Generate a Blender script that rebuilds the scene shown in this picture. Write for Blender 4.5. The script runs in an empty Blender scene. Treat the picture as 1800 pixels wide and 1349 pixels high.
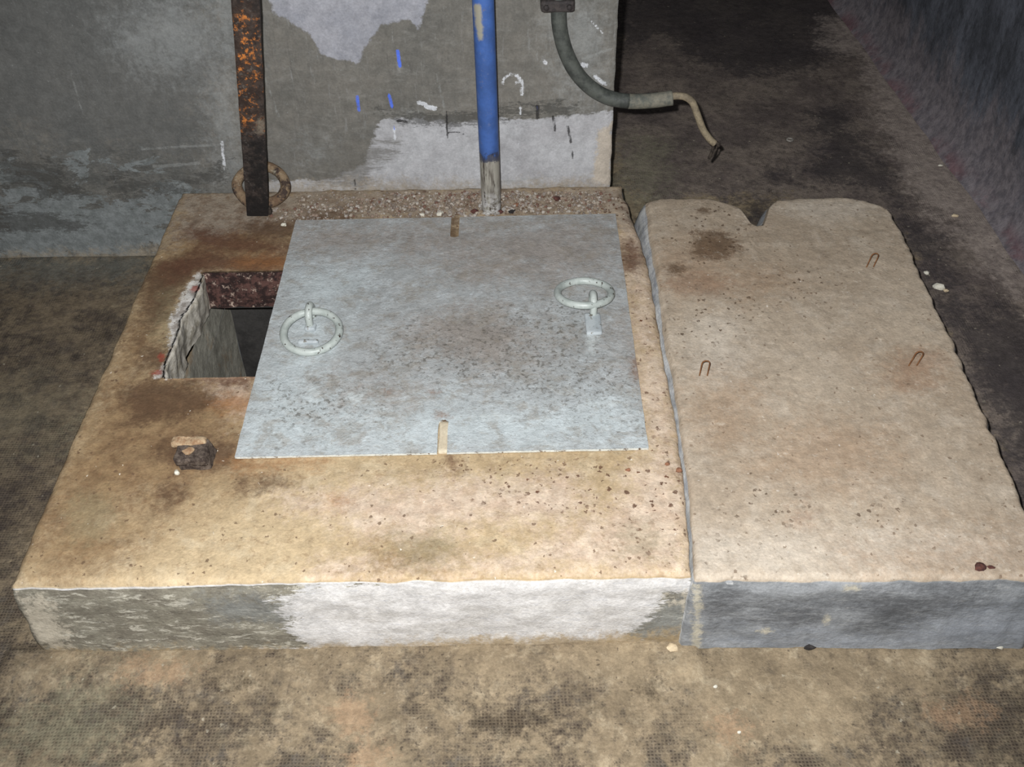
import bpy, math, random
import numpy as np
from mathutils import Vector

random.seed(7)
RNG = np.random.default_rng(7)
scene = bpy.context.scene
COL = scene.collection

# ------------------------------------------------------------------ camera geometry
F_PX, ROLL, TOPZ = 1850.0, math.radians(0.9), 0.195
CAMZ = TOPZ + 1.4
PITCH = math.atan(1675.0 / F_PX)
FW = np.array([0, math.cos(PITCH), -math.sin(PITCH)])
_rt = np.array([1.0, 0, 0]); _up = np.cross(_rt, FW)
RT = math.cos(ROLL) * _rt - math.sin(ROLL) * _up
UP = math.sin(ROLL) * _rt + math.cos(ROLL) * _up
CAM = np.array([0, 0, CAMZ])
WALLY = 2.285

def ray(x, y): return FW * F_PX + RT * (x - 900) + UP * (674.5 - y)
def at_z(x, y, z):
    d = ray(x, y); return CAM + d * ((z - CAMZ) / d[2])
def at_y(x, y, yy):
    d = ray(x, y); return CAM + d * (yy / d[1])
def top2(pts): return [tuple(at_z(x, y, TOPZ)[:2]) for x, y in pts]
def floor2(pts): return [tuple(at_z(x, y, 0)[:2]) for x, y in pts]
def wall2(pts): return [tuple(at_y(x, y, WALLY)[[0, 2]]) for x, y in pts]
def ell(cx, cy, rx, ry, n=16):
    return [(cx + rx * math.cos(t), cy + ry * math.sin(t)) for t in np.linspace(0, 2 * math.pi, n, endpoint=False)]

# ------------------------------------------------------------------ numpy noise
def _hash(ix, iy, iz, seed):
    h = (ix.astype(np.int64) * 374761393 + iy.astype(np.int64) * 668265263 + iz.astype(np.int64) * 2147483647 + seed * 974634777) & 0xFFFFFFFF
    h = ((h ^ (h >> 13)) * 1274126177) & 0xFFFFFFFF
    h = h ^ (h >> 16)
    return (h & 0xFFFFFF) / float(0xFFFFFF)
def vnoise(x, y, z=0.0, seed=0):
    x = np.asarray(x, float); y = np.asarray(y, float) + 0 * x; z = np.asarray(z, float) + 0 * x
    ix, iy, iz = np.floor(x), np.floor(y), np.floor(z)
    fx, fy, fz = x - ix, y - iy, z - iz
    fx, fy, fz = (f * f * (3 - 2 * f) for f in (fx, fy, fz))
    r = 0
    for dx in (0, 1):
        for dy in (0, 1):
            for dz in (0, 1):
                w = (fx if dx else 1 - fx) * (fy if dy else 1 - fy) * (fz if dz else 1 - fz)
                r = r + w * _hash(ix + dx, iy + dy, iz + dz, seed)
    return r * 2 - 1
def fbm(x, y, z=0.0, seed=0, oct=4):
    a, f, r = 1.0, 1.0, 0
    for i in range(oct):
        r = r + a * vnoise(np.asarray(x) * f, np.asarray(y) * f, np.asarray(z) * f, seed + i); a *= 0.5; f *= 2.03
    return r / 1.9

# ------------------------------------------------------------------ signed distance of stain outlines
def sdf_poly(P, poly):
    """positive inside"""
    poly = np.array(poly); n = len(poly)
    d = np.full(len(P), 1e9); inside = np.zeros(len(P), bool)
    for i in range(n):
        a, b = poly[i], poly[(i + 1) % n]
        e = b - a; w = P - a
        t = np.clip((w @ e) / max(e @ e, 1e-12), 0, 1)
        d = np.minimum(d, np.linalg.norm(w - t[:, None] * e, axis=1))
        c = (a[1] > P[:, 1]) != (b[1] > P[:, 1])
        xi = a[0] + (P[:, 1] - a[1]) / (b[1] - a[1] if abs(b[1] - a[1]) > 1e-12 else 1e-12) * e[0]
        inside ^= c & (P[:, 0] < xi)
    return np.where(inside, d, -d)
def sdf_line(P, pts, r):
    pts = np.array(pts); d = np.full(len(P), 1e9)
    for i in range(len(pts) - 1):
        a, b = pts[i], pts[i + 1]
        e = b - a; w = P - a
        t = np.clip((w @ e) / max(e @ e, 1e-12), 0, 1)
        d = np.minimum(d, np.linalg.norm(w - t[:, None] * e, axis=1))
    return r - d
def union(P, polys=(), lines=()):
    r = np.full(len(P), -0.5)
    for q in polys: r = np.maximum(r, sdf_poly(P, q))
    for q, w in lines: r = np.maximum(r, sdf_line(P, q, w))
    return np.clip(r, -0.5, 0.5)

# ------------------------------------------------------------------ objects
def mesh_obj(name, verts, faces, mat, parent=None, origin=(0, 0, 0), attrs=None, smooth=True):
    me = bpy.data.meshes.new(name)
    V = np.asarray(verts, float) - np.asarray(origin, float)
    me.from_pydata(V.tolist(), [], [tuple(int(i) for i in f) for f in faces])
    me.update()
    if smooth: me.polygons.foreach_set('use_smooth', [True] * len(me.polygons))
    for k, v in (attrs or {}).items():
        a = me.attributes.new(k, 'FLOAT', 'POINT'); a.data.foreach_set('value', np.asarray(v, np.float32))
    me.materials.append(mat)
    o = bpy.data.objects.new(name, me); COL.objects.link(o)
    if parent is not None:
        o.parent = parent; o.location = Vector(origin) - Vector(world_loc(parent))
    else: o.location = origin
    return o
def world_loc(o):
    v = Vector(o.location)
    while o.parent: o = o.parent; v += o.location
    return v
def tag(o, label=None, cat=None, group=None, kind=None):
    if label: o['label'] = label
    if cat: o['category'] = cat
    if group: o['group'] = group
    if kind: o['kind'] = kind
    return o
def thing(name, label, cat, loc, group=None):
    o = bpy.data.objects.new(name, None); COL.objects.link(o); o.location = loc
    o.empty_display_size = 0.05
    return tag(o, label, cat, group)

def tube(path, radii, seg=16, cap=True, closed=False, flat=None):
    P = np.array(path, float); n = len(P)
    R = np.full(n, radii) if np.isscalar(radii) else np.array(radii)
    T = np.zeros_like(P)
    for i in range(n):
        if closed: T[i] = P[(i + 1) % n] - P[i - 1]
        else: T[i] = P[min(i + 1, n - 1)] - P[max(i - 1, 0)]
        T[i] /= np.linalg.norm(T[i])
    u = np.cross(T[0], [0.123, 0.456, 0.88]); u /= np.linalg.norm(u)
    V, Fc = [], []
    for i in range(n):
        u = u - T[i] * (u @ T[i]); u /= np.linalg.norm(u); w = np.cross(T[i], u)
        for k in range(seg):
            t = 2 * math.pi * k / seg
            V.append(P[i] + R[i] * (u * math.cos(t) + w * math.sin(t)))
    m = n if closed else n - 1
    for i in range(m):
        j = (i + 1) % n
        for k in range(seg):
            k2 = (k + 1) % seg
            Fc.append((i * seg + k, i * seg + k2, j * seg + k2, j * seg + k))
    if cap and not closed:
        V.append(P[0]); V.append(P[-1]); a, b = len(V) - 2, len(V) - 1
        for k in range(seg):
            k2 = (k + 1) % seg
            Fc.append((a, k2, k)); Fc.append((b, (n - 1) * seg + k, (n - 1) * seg + k2))
    return np.array(V), Fc
def smooth_path(pts, n=40):
    P = np.array(pts, float); out = []
    m = len(P)
    for i in range(m - 1):
        p0, p1, p2, p3 = P[max(i - 1, 0)], P[i], P[i + 1], P[min(i + 2, m - 1)]
        k = max(2, n // (m - 1))
        for t in np.linspace(0, 1, k, endpoint=False):
            out.append(0.5 * ((2 * p1) + (-p0 + p2) * t + (2 * p0 - 5 * p1 + 4 * p2 - p3) * t * t + (-p0 + 3 * p1 - 3 * p2 + p3) * t ** 3))
    out.append(P[-1]); return np.array(out)
def join(parts):
    V, Fc, o = [], [], 0
    for v, f in parts:
        V.append(np.asarray(v)); Fc += [tuple(i + o for i in q) for q in f]; o += len(v)
    return np.vstack(V), Fc
def grid_faces(nu, nv, skip=None):
    Fc = []
    for j in range(nv - 1):
        for i in range(nu - 1):
            if skip and skip(i, j): continue
            Fc.append((j * nu + i, j * nu + i + 1, (j + 1) * nu + i + 1, (j + 1) * nu + i))
    return Fc
def block(x0, x1, y0, y1, z0, z1, n=8, jit=0.0, seed=0, bev=0.0):
    """a rounded, slightly irregular block: subdivided cube"""
    V, Fc, idx = [], [], {}
    def vid(p):
        k = tuple(np.round(p, 6))
        if k not in idx: idx[k] = len(V); V.append(p)
        return idx[k]
    g = np.linspace(0, 1, n + 1)
    for ax in range(3):
        for s in (0, 1):
            for i in range(n):
                for j in range(n):
                    q = []
                    for a, b in ((i, j), (i + 1, j), (i + 1, j + 1), (i, j + 1)):
                        p = [0, 0, 0]; p[ax] = s; p[(ax + 1) % 3] = g[a]; p[(ax + 2) % 3] = g[b]
                        q.append(vid(tuple(p)))
                    Fc.append(tuple(q) if s else tuple(reversed(q)))
    V = np.array(V); d = np.array([x1 - x0, y1 - y0, z1 - z0])
    W = np.array([x0, y0, z0]) + V * d
    if bev:
        c = np.array([(x0 + x1) / 2, (y0 + y1) / 2, (z0 + z1) / 2]); L = W - c; h = d / 2 - bev
        cl = np.clip(L, -h, h); r = L - cl; nr = np.linalg.norm(r, axis=1, keepdims=True)
        W = c + cl + np.where(nr > 1e-9, r / np.maximum(nr, 1e-9) * bev, 0)
    if jit:
        for k in range(3): W[:, k] += jit * fbm(W[:, 0] * 60, W[:, 1] * 60, W[:, 2] * 60, seed + 11 * k, 3)
    return W, Fc
def pebble(rx, ry, rz, seed=0, rough=0.35, sub=2):
    import bmesh
    bm = bmesh.new(); bmesh.ops.create_icosphere(bm, subdivisions=sub, radius=1)
    V = np.array([v.co[:] for v in bm.verts]); Fc = [tuple(v.index for v in f.verts) for f in bm.faces]; bm.free()
    r = 1 + rough * fbm(V[:, 0] * 1.7 + seed * 3.1, V[:, 1] * 1.7, V[:, 2] * 1.7, seed, 3)
    V = V * r[:, None]
    # chipped planes
    g = np.random.default_rng(seed)
    for _ in range(6):
        nrm = g.normal(size=3); nrm /= np.linalg.norm(nrm); dd = g.uniform(0.55, 0.85)
        over = np.maximum(V @ nrm - dd, 0); V = V - over[:, None] * nrm
    return V * np.array([rx, ry, rz]), Fc

# ------------------------------------------------------------------ materials
def C(r, g, b):
    f = lambda u: (u / 255 / 12.92) if u / 255 <= 0.04045 else ((u / 255 + 0.055) / 1.055) ** 2.4
    return (f(r), f(g), f(b), 1)
class NB:
    def __init__(s, name):
        s.m = bpy.data.materials.new(name); s.m.use_nodes = True
        s.t = s.m.node_tree; s.t.nodes.clear()
        s.out = s.t.nodes.new('ShaderNodeOutputMaterial'); s.b = s.t.nodes.new('ShaderNodeBsdfPrincipled')
        s.t.links.new(s.b.outputs[0], s.out.inputs[0])
        s.co = s.t.nodes.new('ShaderNodeTexCoord').outputs['Object']
    def new(s, k): return s.t.nodes.new('ShaderNode' + k)
    def put(s, sock, v):
        if isinstance(v, bpy.types.NodeSocket): s.t.links.new(v, sock)
        else:
            try: sock.default_value = v
            except ValueError: sock.default_value = v[:3]
    def scale(s, v3, vec=None):
        n = s.new('VectorMath'); n.operation = 'MULTIPLY'; s.put(n.inputs[0], vec or s.co); n.inputs[1].default_value = v3; return n.outputs[0]
    def noise(s, sc, det=5, rough=.6, dist=0, vec=None, off=0):
        n = s.new('TexNoise'); n.inputs['Scale'].default_value = sc; n.inputs['Detail'].default_value = det
        n.inputs['Roughness'].default_value = rough; n.inputs['Distortion'].default_value = dist
        v = vec or s.co
        if off:
            a = s.new('VectorMath'); a.operation = 'ADD'; s.put(a.inputs[0], v); a.inputs[1].default_value = (off, off * .7, off * 1.3); v = a.outputs[0]
        s.put(n.inputs['Vector'], v); return n.outputs[0]
    def vor(s, sc, vec=None, out='Distance', rnd=1):
        n = s.new('TexVoronoi'); n.inputs['Scale'].default_value = sc; n.inputs['Randomness'].default_value = rnd
        s.put(n.inputs['Vector'], vec or s.co); return n.outputs[out]
    def attr(s, k):
        n = s.new('Attribute'); n.attribute_name = k; return n.outputs['Fac']
    def math(s, op, a, b=0.0, c=0.0):
        n = s.new('Math'); n.operation = op; s.put(n.inputs[0], a); s.put(n.inputs[1], b)
        s.put(n.inputs[2], c); return n.outputs[0]
    def ss(s, x, lo, hi, a=0.0, b=1.0):
        n = s.new('MapRange'); n.interpolation_type = 'SMOOTHSTEP'; s.put(n.inputs[0], x)
        n.inputs[1].default_value = lo; n.inputs[2].default_value = hi; n.inputs[3].default_value = a; n.inputs[4].default_value = b
        return n.outputs[0]
    def mix(s, f, a, b, mode='MIX'):
        n = s.new('Mix'); n.data_type = 'RGBA'; n.blend_type = mode
        s.put(n.inputs['Factor'], f); s.put(n.inputs[6], a); s.put(n.inputs[7], b); return n.outputs[2]
    def mask(s, k, amp=.02, w=.008, sc=25, rough=.65, det=6, vec=None, off=0, gain=1.0):
        """stain mask from a stored outline distance, its edge broken up by noise"""
        nz = s.math('SUBTRACT', s.noise(sc, det, rough, 0.3, vec, off), .5)
        v = s.math('MULTIPLY_ADD', nz, amp * 3.2, s.attr(k))
        fine = s.math('SUBTRACT', s.noise(max(70, sc * 4), 6, .75, 0.2, vec, off + 2), .5)
        v = s.math('MULTIPLY_ADD', fine, (amp + w) * 1.7, v)
        return s.ss(v, -w, w, 0, gain)
    def mul(s, a, b): return s.math('MULTIPLY', a, b)
    def bump(s, h, dist, strength=1.0, prev=None):
        n = s.new('Bump'); s.put(n.inputs['Strength'], strength); n.inputs['Distance'].default_value = dist
        s.put(n.inputs['Height'], h)
        if prev: s.t.links.new(prev, n.inputs['Normal'])
        return n.outputs[0]
    def finish(s, col, rough=.85, nrm=None, metal=0.0, spec=.3):
        s.put(s.b.inputs['Base Color'], col); s.put(s.b.inputs['Roughness'], rough); s.put(s.b.inputs['Metallic'], metal)
        s.b.inputs['Specular IOR Level'].default_value = spec
        if nrm: s.t.links.new(nrm, s.b.inputs['Normal'])
        return s.m
    def vary(s, col, amt=.35, sc=9, off=0):
        """multiply with a soft brightness variation"""
        v = s.ss(s.noise(sc, 7, .68, 0, None, off), .25, .75, 1 - amt, 1 + amt)
        n = s.new('VectorMath'); n.operation = 'SCALE'; s.put(n.inputs[0], col); s.put(n.inputs['Scale'], v); return n.outputs[0]
    def specks(s, sc, size, dens, off=0.0, lo=.5):
        d = s.vor(sc, s.noise_vec(off)); c = s.vor(sc, s.noise_vec(off), 'Color')
        sp = s.new('SeparateColor'); s.t.links.new(c, sp.inputs[0])
        keep = s.math('LESS_THAN', sp.outputs[0], dens)
        r = s.math('MULTIPLY', sp.outputs[1], size)
        return s.mul(s.ss(s.math('SUBTRACT', r, d), 0, .08), keep)
    def noise_vec(s, off):
        a = s.new('VectorMath'); a.operation = 'ADD'; s.put(a.inputs[0], s.co); a.inputs[1].default_value = (off, off, off)
        z = s.new('TexNoise'); z.inputs['Scale'].default_value = 170; z.inputs['Detail'].default_value = 4; s.put(z.inputs['Vector'], s.co)
        w = s.new('VectorMath'); w.operation = 'MULTIPLY_ADD'; s.put(w.inputs[0], z.outputs['Color']); w.inputs[1].default_value = (.011, .011, .011); s.put(w.inputs[2], a.outputs[0])
        return w.outputs[0]

def concrete_grain(n, d1=.0025, d2=.0012):
    b = n.bump(n.noise(28, 8, .62), d1 * 3, .5)
    return n.bump(n.noise(210, 4, .6, off=3), d2, .7, b)

def concrete_base(n, c1, c2, c3, c4):
    """dusty concrete: cloudy large patches, mottling and fine grain"""
    a = n.mix(n.ss(n.noise(3.2, 8, .68), .36, .66), c1, c2)
    a = n.mix(n.ss(n.noise(13, 9, .74, .4, off=5), .47, .66, 0, .6), a, c3)
    a = n.mix(n.ss(n.noise(24, 9, .76, .4, off=15), .54, .70, 0, .55), a, c4)
    return a
def grain(n, a, amt=.13):
    a = n.vary(a, amt * 1.3, 42, 18)
    return n.vary(a, amt, 190, 20)

def mat_plinth():
    n = NB('old_concrete_plinth')
    a = concrete_base(n, C(184, 163, 130), C(165, 143, 111), C(196, 179, 150), C(138, 114, 86))
    a = n.mix(n.mask('brown', .05, .09, 7, .7, 8, gain=.92), a, n.mix(n.ss(n.noise(18, 8, .72, off=31), .4, .64), C(138, 113, 82), C(112, 86, 60)))
    a = n.mix(n.mask('pale', .05, .05, 12, .7, 8, off=2, gain=.9), a, n.mix(n.ss(n.noise(26, 9, .76, off=71), .42, .6), C(202, 183, 163), C(184, 162, 142)))
    a = n.mix(n.mask('ash', .05, .04, 12, .74, 9, off=22, gain=.85), a, n.mix(n.ss(n.noise(30, 9, .78, off=72), .42, .6), C(154, 142, 128), C(122, 106, 92)))
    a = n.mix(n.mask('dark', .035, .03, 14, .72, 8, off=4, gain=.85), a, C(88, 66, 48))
    a = n.mix(n.mask('rust', .03, .03, 18, .72, 8, off=7, gain=.85), a, C(92, 62, 46))
    a = n.mix(n.mask('orange', .02, .03, 25, .7, 8, off=8, gain=.6), a, C(150, 102, 60))
    a = n.mix(n.mask('greenish', .04, .03, 20, .75, 8, off=9, gain=.42), a, C(122, 114, 88))
    a = n.mix(n.mul(n.ss(n.noise(60, 6, .7, off=13), .56, .66), .35), a, C(120, 92, 66))
    a = n.mix(n.mask('chip', .012, .006, 60, off=1), a, n.mix(n.ss(n.noise(50, 6, .7, off=3), .42, .6), C(206, 202, 196), C(150, 142, 134)))
    a = n.mix(n.mask('brick', .008, .004, 90, off=6, gain=.8), a, C(140, 66, 52))
    sp = n.mul(n.specks(95, .50, .5), n.mask('speck', .09, .06, 12, off=11))
    a = n.mix(n.mul(sp, .85), a, C(84, 54, 38))
    a = n.mix(n.mul(n.specks(60, .30, .14, 7.3), n.mask('speck', .08, .06, 8, off=11)), a, C(96, 60, 40))
    a = n.mix(n.mul(n.specks(120, .46, .14, 2.3), .75), a, C(98, 76, 58))
    a = n.mix(n.mul(n.specks(120, .3, .04, 5.3), .8), a, C(222, 212, 196))
    # front face: whitewash over grey render
    hv = n.scale((1, 1, 3.4))
    f = n.mix(n.ss(n.noise(9, 9, .74, vec=hv), .40, .64), C(205, 202, 199), C(186, 182, 177))
    f = n.mix(n.ss(n.noise(34, 8, .76, vec=n.scale((1, 1, 6)), off=3), .54, .68, 0, .55), f, C(168, 170, 178))
    f = n.mix(n.mask('peel', .09, .05, 20, .78, 9, n.scale((1, 1, 4)), 21, .55), f, C(160, 160, 160))
    peel = n.mask('peel', .03, .004, 15, .74, 9, n.scale((1, 1, 3)), 3)
    g = n.mix(n.ss(n.noise(16, 9, .74, vec=hv, off=4), .38, .64), C(112, 106, 94), C(134, 129, 115))
    g = n.mix(n.ss(n.noise(30, 9, .78, .5, vec=hv, off=8), .54, .60, 0, .85), g, C(182, 177, 163))
    g = n.mix(n.ss(n.noise(44, 8, .76, vec=hv, off=11), .56, .64, 0, .7), g, C(82, 76, 68))
    g = n.mix(n.mask('slate', .04, .03, 14, .72, 8, off=5, gain=.7), g, C(120, 122, 120))
    f = n.mix(peel, f, g)
    f = n.mix(n.mask('cream', .05, .012, 18, .78, 9, off=15, gain=.7), f, C(190, 180, 162))
    f = n.mix(n.mask('foot', .03, .02, 20, .7, 8, off=12, gain=.85), f, C(158, 138, 106))
    a = n.mix(n.ss(n.attr('front'), .3, .7), a, f)
    # inner lip of the opening: rusted rubble
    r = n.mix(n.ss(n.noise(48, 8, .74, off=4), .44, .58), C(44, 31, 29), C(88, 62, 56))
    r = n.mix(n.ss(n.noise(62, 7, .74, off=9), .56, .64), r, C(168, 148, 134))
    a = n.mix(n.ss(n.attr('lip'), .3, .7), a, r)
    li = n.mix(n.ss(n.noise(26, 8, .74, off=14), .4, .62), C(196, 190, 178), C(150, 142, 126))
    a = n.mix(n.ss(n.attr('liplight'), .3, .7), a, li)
    nr = concrete_grain(n)
    nr = n.bump(peel, .003, -.7, nr)
    return n.finish(grain(n, a), .9, nr)

def mat_slab():
    n = NB('loose_concrete_slab')
    a = concrete_base(n, C(175, 160, 141), C(160, 144, 125), C(187, 174, 157), C(145, 128, 109))
    a = n.mix(n.mask('pale', .05, .06, 12, .72, 8, off=2, gain=.5), a, C(200, 190, 176))
    a = n.mix(n.mask('brown', .07, .08, 12, .74, 9, off=1, gain=.45), a, C(150, 120, 92))
    a = n.mix(n.mask('dark', .03, .02, 26, .76, 9, off=4, gain=.8), a, C(92, 70, 50))
    a = n.mix(n.mask('rust', .045, .03, 20, .76, 9, off=6, gain=.38), a, C(138, 102, 78))
    sp = n.mul(n.specks(100, .52, .42), n.mask('speck', .07, .05, 14, off=11))
    a = n.mix(n.mul(sp, .85), a, C(84, 66, 50))
    a = n.mix(n.mul(n.specks(120, .44, .14, 2.3), .65), a, C(112, 92, 74))
    a = n.mix(n.mul(n.specks(110, .3, .06, 5.3), .6), a, C(218, 210, 198))
    a = n.mix(n.mul(n.ss(n.noise(58, 7, .74, off=33), .58, .66), .3), a, C(212, 202, 186))
    hv = n.scale((1, 1, 3))
    f = n.mix(n.ss(n.noise(7, 9, .74, vec=hv), .38, .64), C(116, 118, 120), C(148, 150, 152))
    f = n.mix(n.ss(n.noise(30, 9, .78, vec=n.scale((1, 1, 5)), off=4), .54, .64, 0, .6), f, C(170, 170, 168))
    f = n.mix(n.mask('soot', .06, .06, 12, .74, 9, vec=hv, off=7, gain=.75), f, C(66, 66, 68))
    f = n.mix(n.mask('bluish', .05, .05, 10, .74, 9, vec=hv, off=9, gain=.5), f, C(142, 147, 156))
    f = n.mix(n.mask('cream', .012, .006, 30, off=15, gain=.8), f, C(184, 176, 156))
    f = n.mix(n.ss(n.attr('flank'), .3, .7), f, n.mix(n.ss(n.noise(26, 8, .74, vec=n.scale((.6, .6, 2)), off=19), .42, .62), C(186, 186, 184), C(150, 152, 156)))
    a = n.mix(n.ss(n.attr('front'), .3, .7), a, f)
    return n.finish(grain(n, a), .9, concrete_grain(n, .002, .0012))

def mat_plate():
    n = NB('grey_painted_steel')
    st = n.scale((1, 1.25, 1))
    a = n.mix(n.ss(n.noise(5, 9, .72, vec=st), .36, .66), C(172, 175, 175), C(156, 158, 157))
    a = n.mix(n.ss(n.noise(17, 9, .76, .5, off=4, vec=st), .5, .64, 0, .65), a, C(194, 200, 202))
    a = n.mix(n.mask('light', .07, .08, 9, .74, 9, off=2, gain=.55), a, C(198, 208, 210))
    a = n.mix(n.mask('dust', .10, .10, 9, .74, 9, off=6, gain=.75), a, n.mix(n.ss(n.noise(21, 9, .76, off=61), .42, .6), C(154, 143, 134), C(134, 123, 113)))
    a = n.mix(n.mul(n.ss(n.noise(17, 9, .78, .4, off=12, vec=st), .49, .62), .5), a, C(140, 131, 118))
    pit = n.mul(n.ss(n.noise(100, 7, .72, .2, off=3), .53, .60), n.mask('pit', .13, .1, 7, .72, 8, off=9))
    a = n.mix(n.mul(pit, .68), a, C(90, 86, 78))
    a = n.mix(n.mul(n.ss(n.noise(130, 6, .72, off=8), .60, .66), .5), a, C(104, 96, 84))
    a = n.mix(n.mask('rust', .014, .012, 40, off=8, gain=.6), a, C(124, 88, 60))
    a = n.mix(n.mask('scar', .014, .008, 45, .76, 8, off=5, gain=.55), a, C(200, 207, 207))
    e = n.ss(n.attr('edge'), .3, .7)
    a = n.mix(e, a, n.mix(n.ss(n.noise(70, 5, .7), .53, .62), C(206, 208, 202), C(92, 70, 52)))
    b = n.bump(n.noise(22, 9, .72, .3, vec=st), .007, .6)
    b = n.bump(n.noise(130, 5, .65, off=3), .0016, 1, b)
    return n.finish(grain(n, a, .09), .6, b, 0, .35)

def mat_ring(name, c1, c2, chip):
    n = NB(name)
    a = n.mix(n.ss(n.noise(40, 5, .6), .4, .65), c1, c2)
    a = n.mix(n.ss(n.noise(95, 4, .6, off=5), .615, .64), a, chip)
    return n.finish(a, .42, n.bump(n.noise(160, 4, .6), .0008, .6), 0, .45)

def mat_rust():
    n = NB('rusted_flat_bar')
    a = n.mix(n.ss(n.noise(50, 8, .74), .42, .6), C(40, 34, 32), C(66, 57, 52))
    a = n.mix(n.mul(n.mask('orange', .03, .02, 24, .74, 8, off=7), .3), a, C(72, 52, 40))
    o = n.mul(n.ss(n.noise(75, 7, .72, off=4), .50, .57), n.mask('orange', .04, .02, 22, .74, 8, off=3))
    a = n.mix(n.mul(o, n.ss(n.noise(38, 5, .7, off=14), .44, .56)), a, C(192, 118, 56))
    a = n.mix(n.mul(n.ss(n.noise(80, 7, .74, off=9), .57, .64), .55), a, C(106, 100, 94))
    a = n.mix(n.mask('grey', .01, .01, 40, off=2, gain=.7), a, C(140, 128, 112))
    a = n.mix(n.mul(n.mask('black', .04, .02, 25, .74, 8, off=11), .85), a, C(24, 22, 22))
    return n.finish(a, .7, n.bump(n.noise(60, 8, .74), .004, .8), 0, .3)

def mat_oldring():
    n = NB('rusted_dusty_iron')
    a = n.mix(n.ss(n.noise(22, 8, .72), .4, .62), C(136, 116, 92), C(104, 82, 64))
    a = n.mix(n.ss(n.noise(30, 8, .74, off=6), .49, .58), a, C(64, 52, 46))
    a = n.mix(n.ss(n.noise(50, 7, .74, off=2), .58, .66, 0, .6), a, C(172, 164, 144))
    return n.finish(a, .85, n.bump(n.noise(70, 8, .72), .004, .9))

def mat_pipe():
    n = NB('blue_painted_pipe')
    z = n.attr('h')
    b = n.mix(n.ss(n.noise(14, 8, .7), .4, .63), C(62, 95, 158), C(54, 82, 136))
    b = n.mix(n.ss(n.noise(60, 8, .76, off=5), .56, .68, 0, .6), b, C(100, 112, 146))
    b = n.mix(n.ss(n.noise(46, 8, .76, off=15), .60, .66, 0, .6), b, C(110, 104, 110))
    b = n.mix(n.mask('bare', .004, .004, 25, off=3), b, C(146, 142, 128))
    st = n.scale((1, 1, .12))
    g = n.mix(n.ss(n.noise(120, 4, .6, vec=st), .4, .62), C(150, 146, 136), C(98, 92, 84))
    g = n.mix(n.ss(n.noise(90, 4, .6, vec=st, off=5), .58, .66), g, C(66, 58, 52))
    d = n.math('MULTIPLY_ADD', n.math('SUBTRACT', n.noise(40, 5, .65, off=8), .5), .07, z)
    a = n.mix(n.ss(d, .155, .163), g, b)
    a = n.mix(n.ss(n.math('ABSOLUTE', n.math('SUBTRACT', d, .155)), .004, .012, .8, 0), a, C(36, 44, 70))
    a = n.mix(n.mul(n.ss(d, .09, .0), n.ss(n.noise(90, 7, .74, off=12), .42, .58)), a, C(190, 188, 186))
    return n.finish(a, .5, n.bump(n.noise(110, 5, .65), .001, .6), 0, .4)

def mat_simple(name, c1, c2, sc=40, rough=.8, bd=.002, spec=.3):
    n = NB(name)
    a = n.mix(n.ss(n.noise(sc, 8, .72), .38, .62), c1, c2)
    return n.finish(n.vary(a, .15, sc * 4, 3), rough, n.bump(n.noise(sc * 2.2, 7, .7, off=4), bd, .7), 0, spec)

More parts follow.
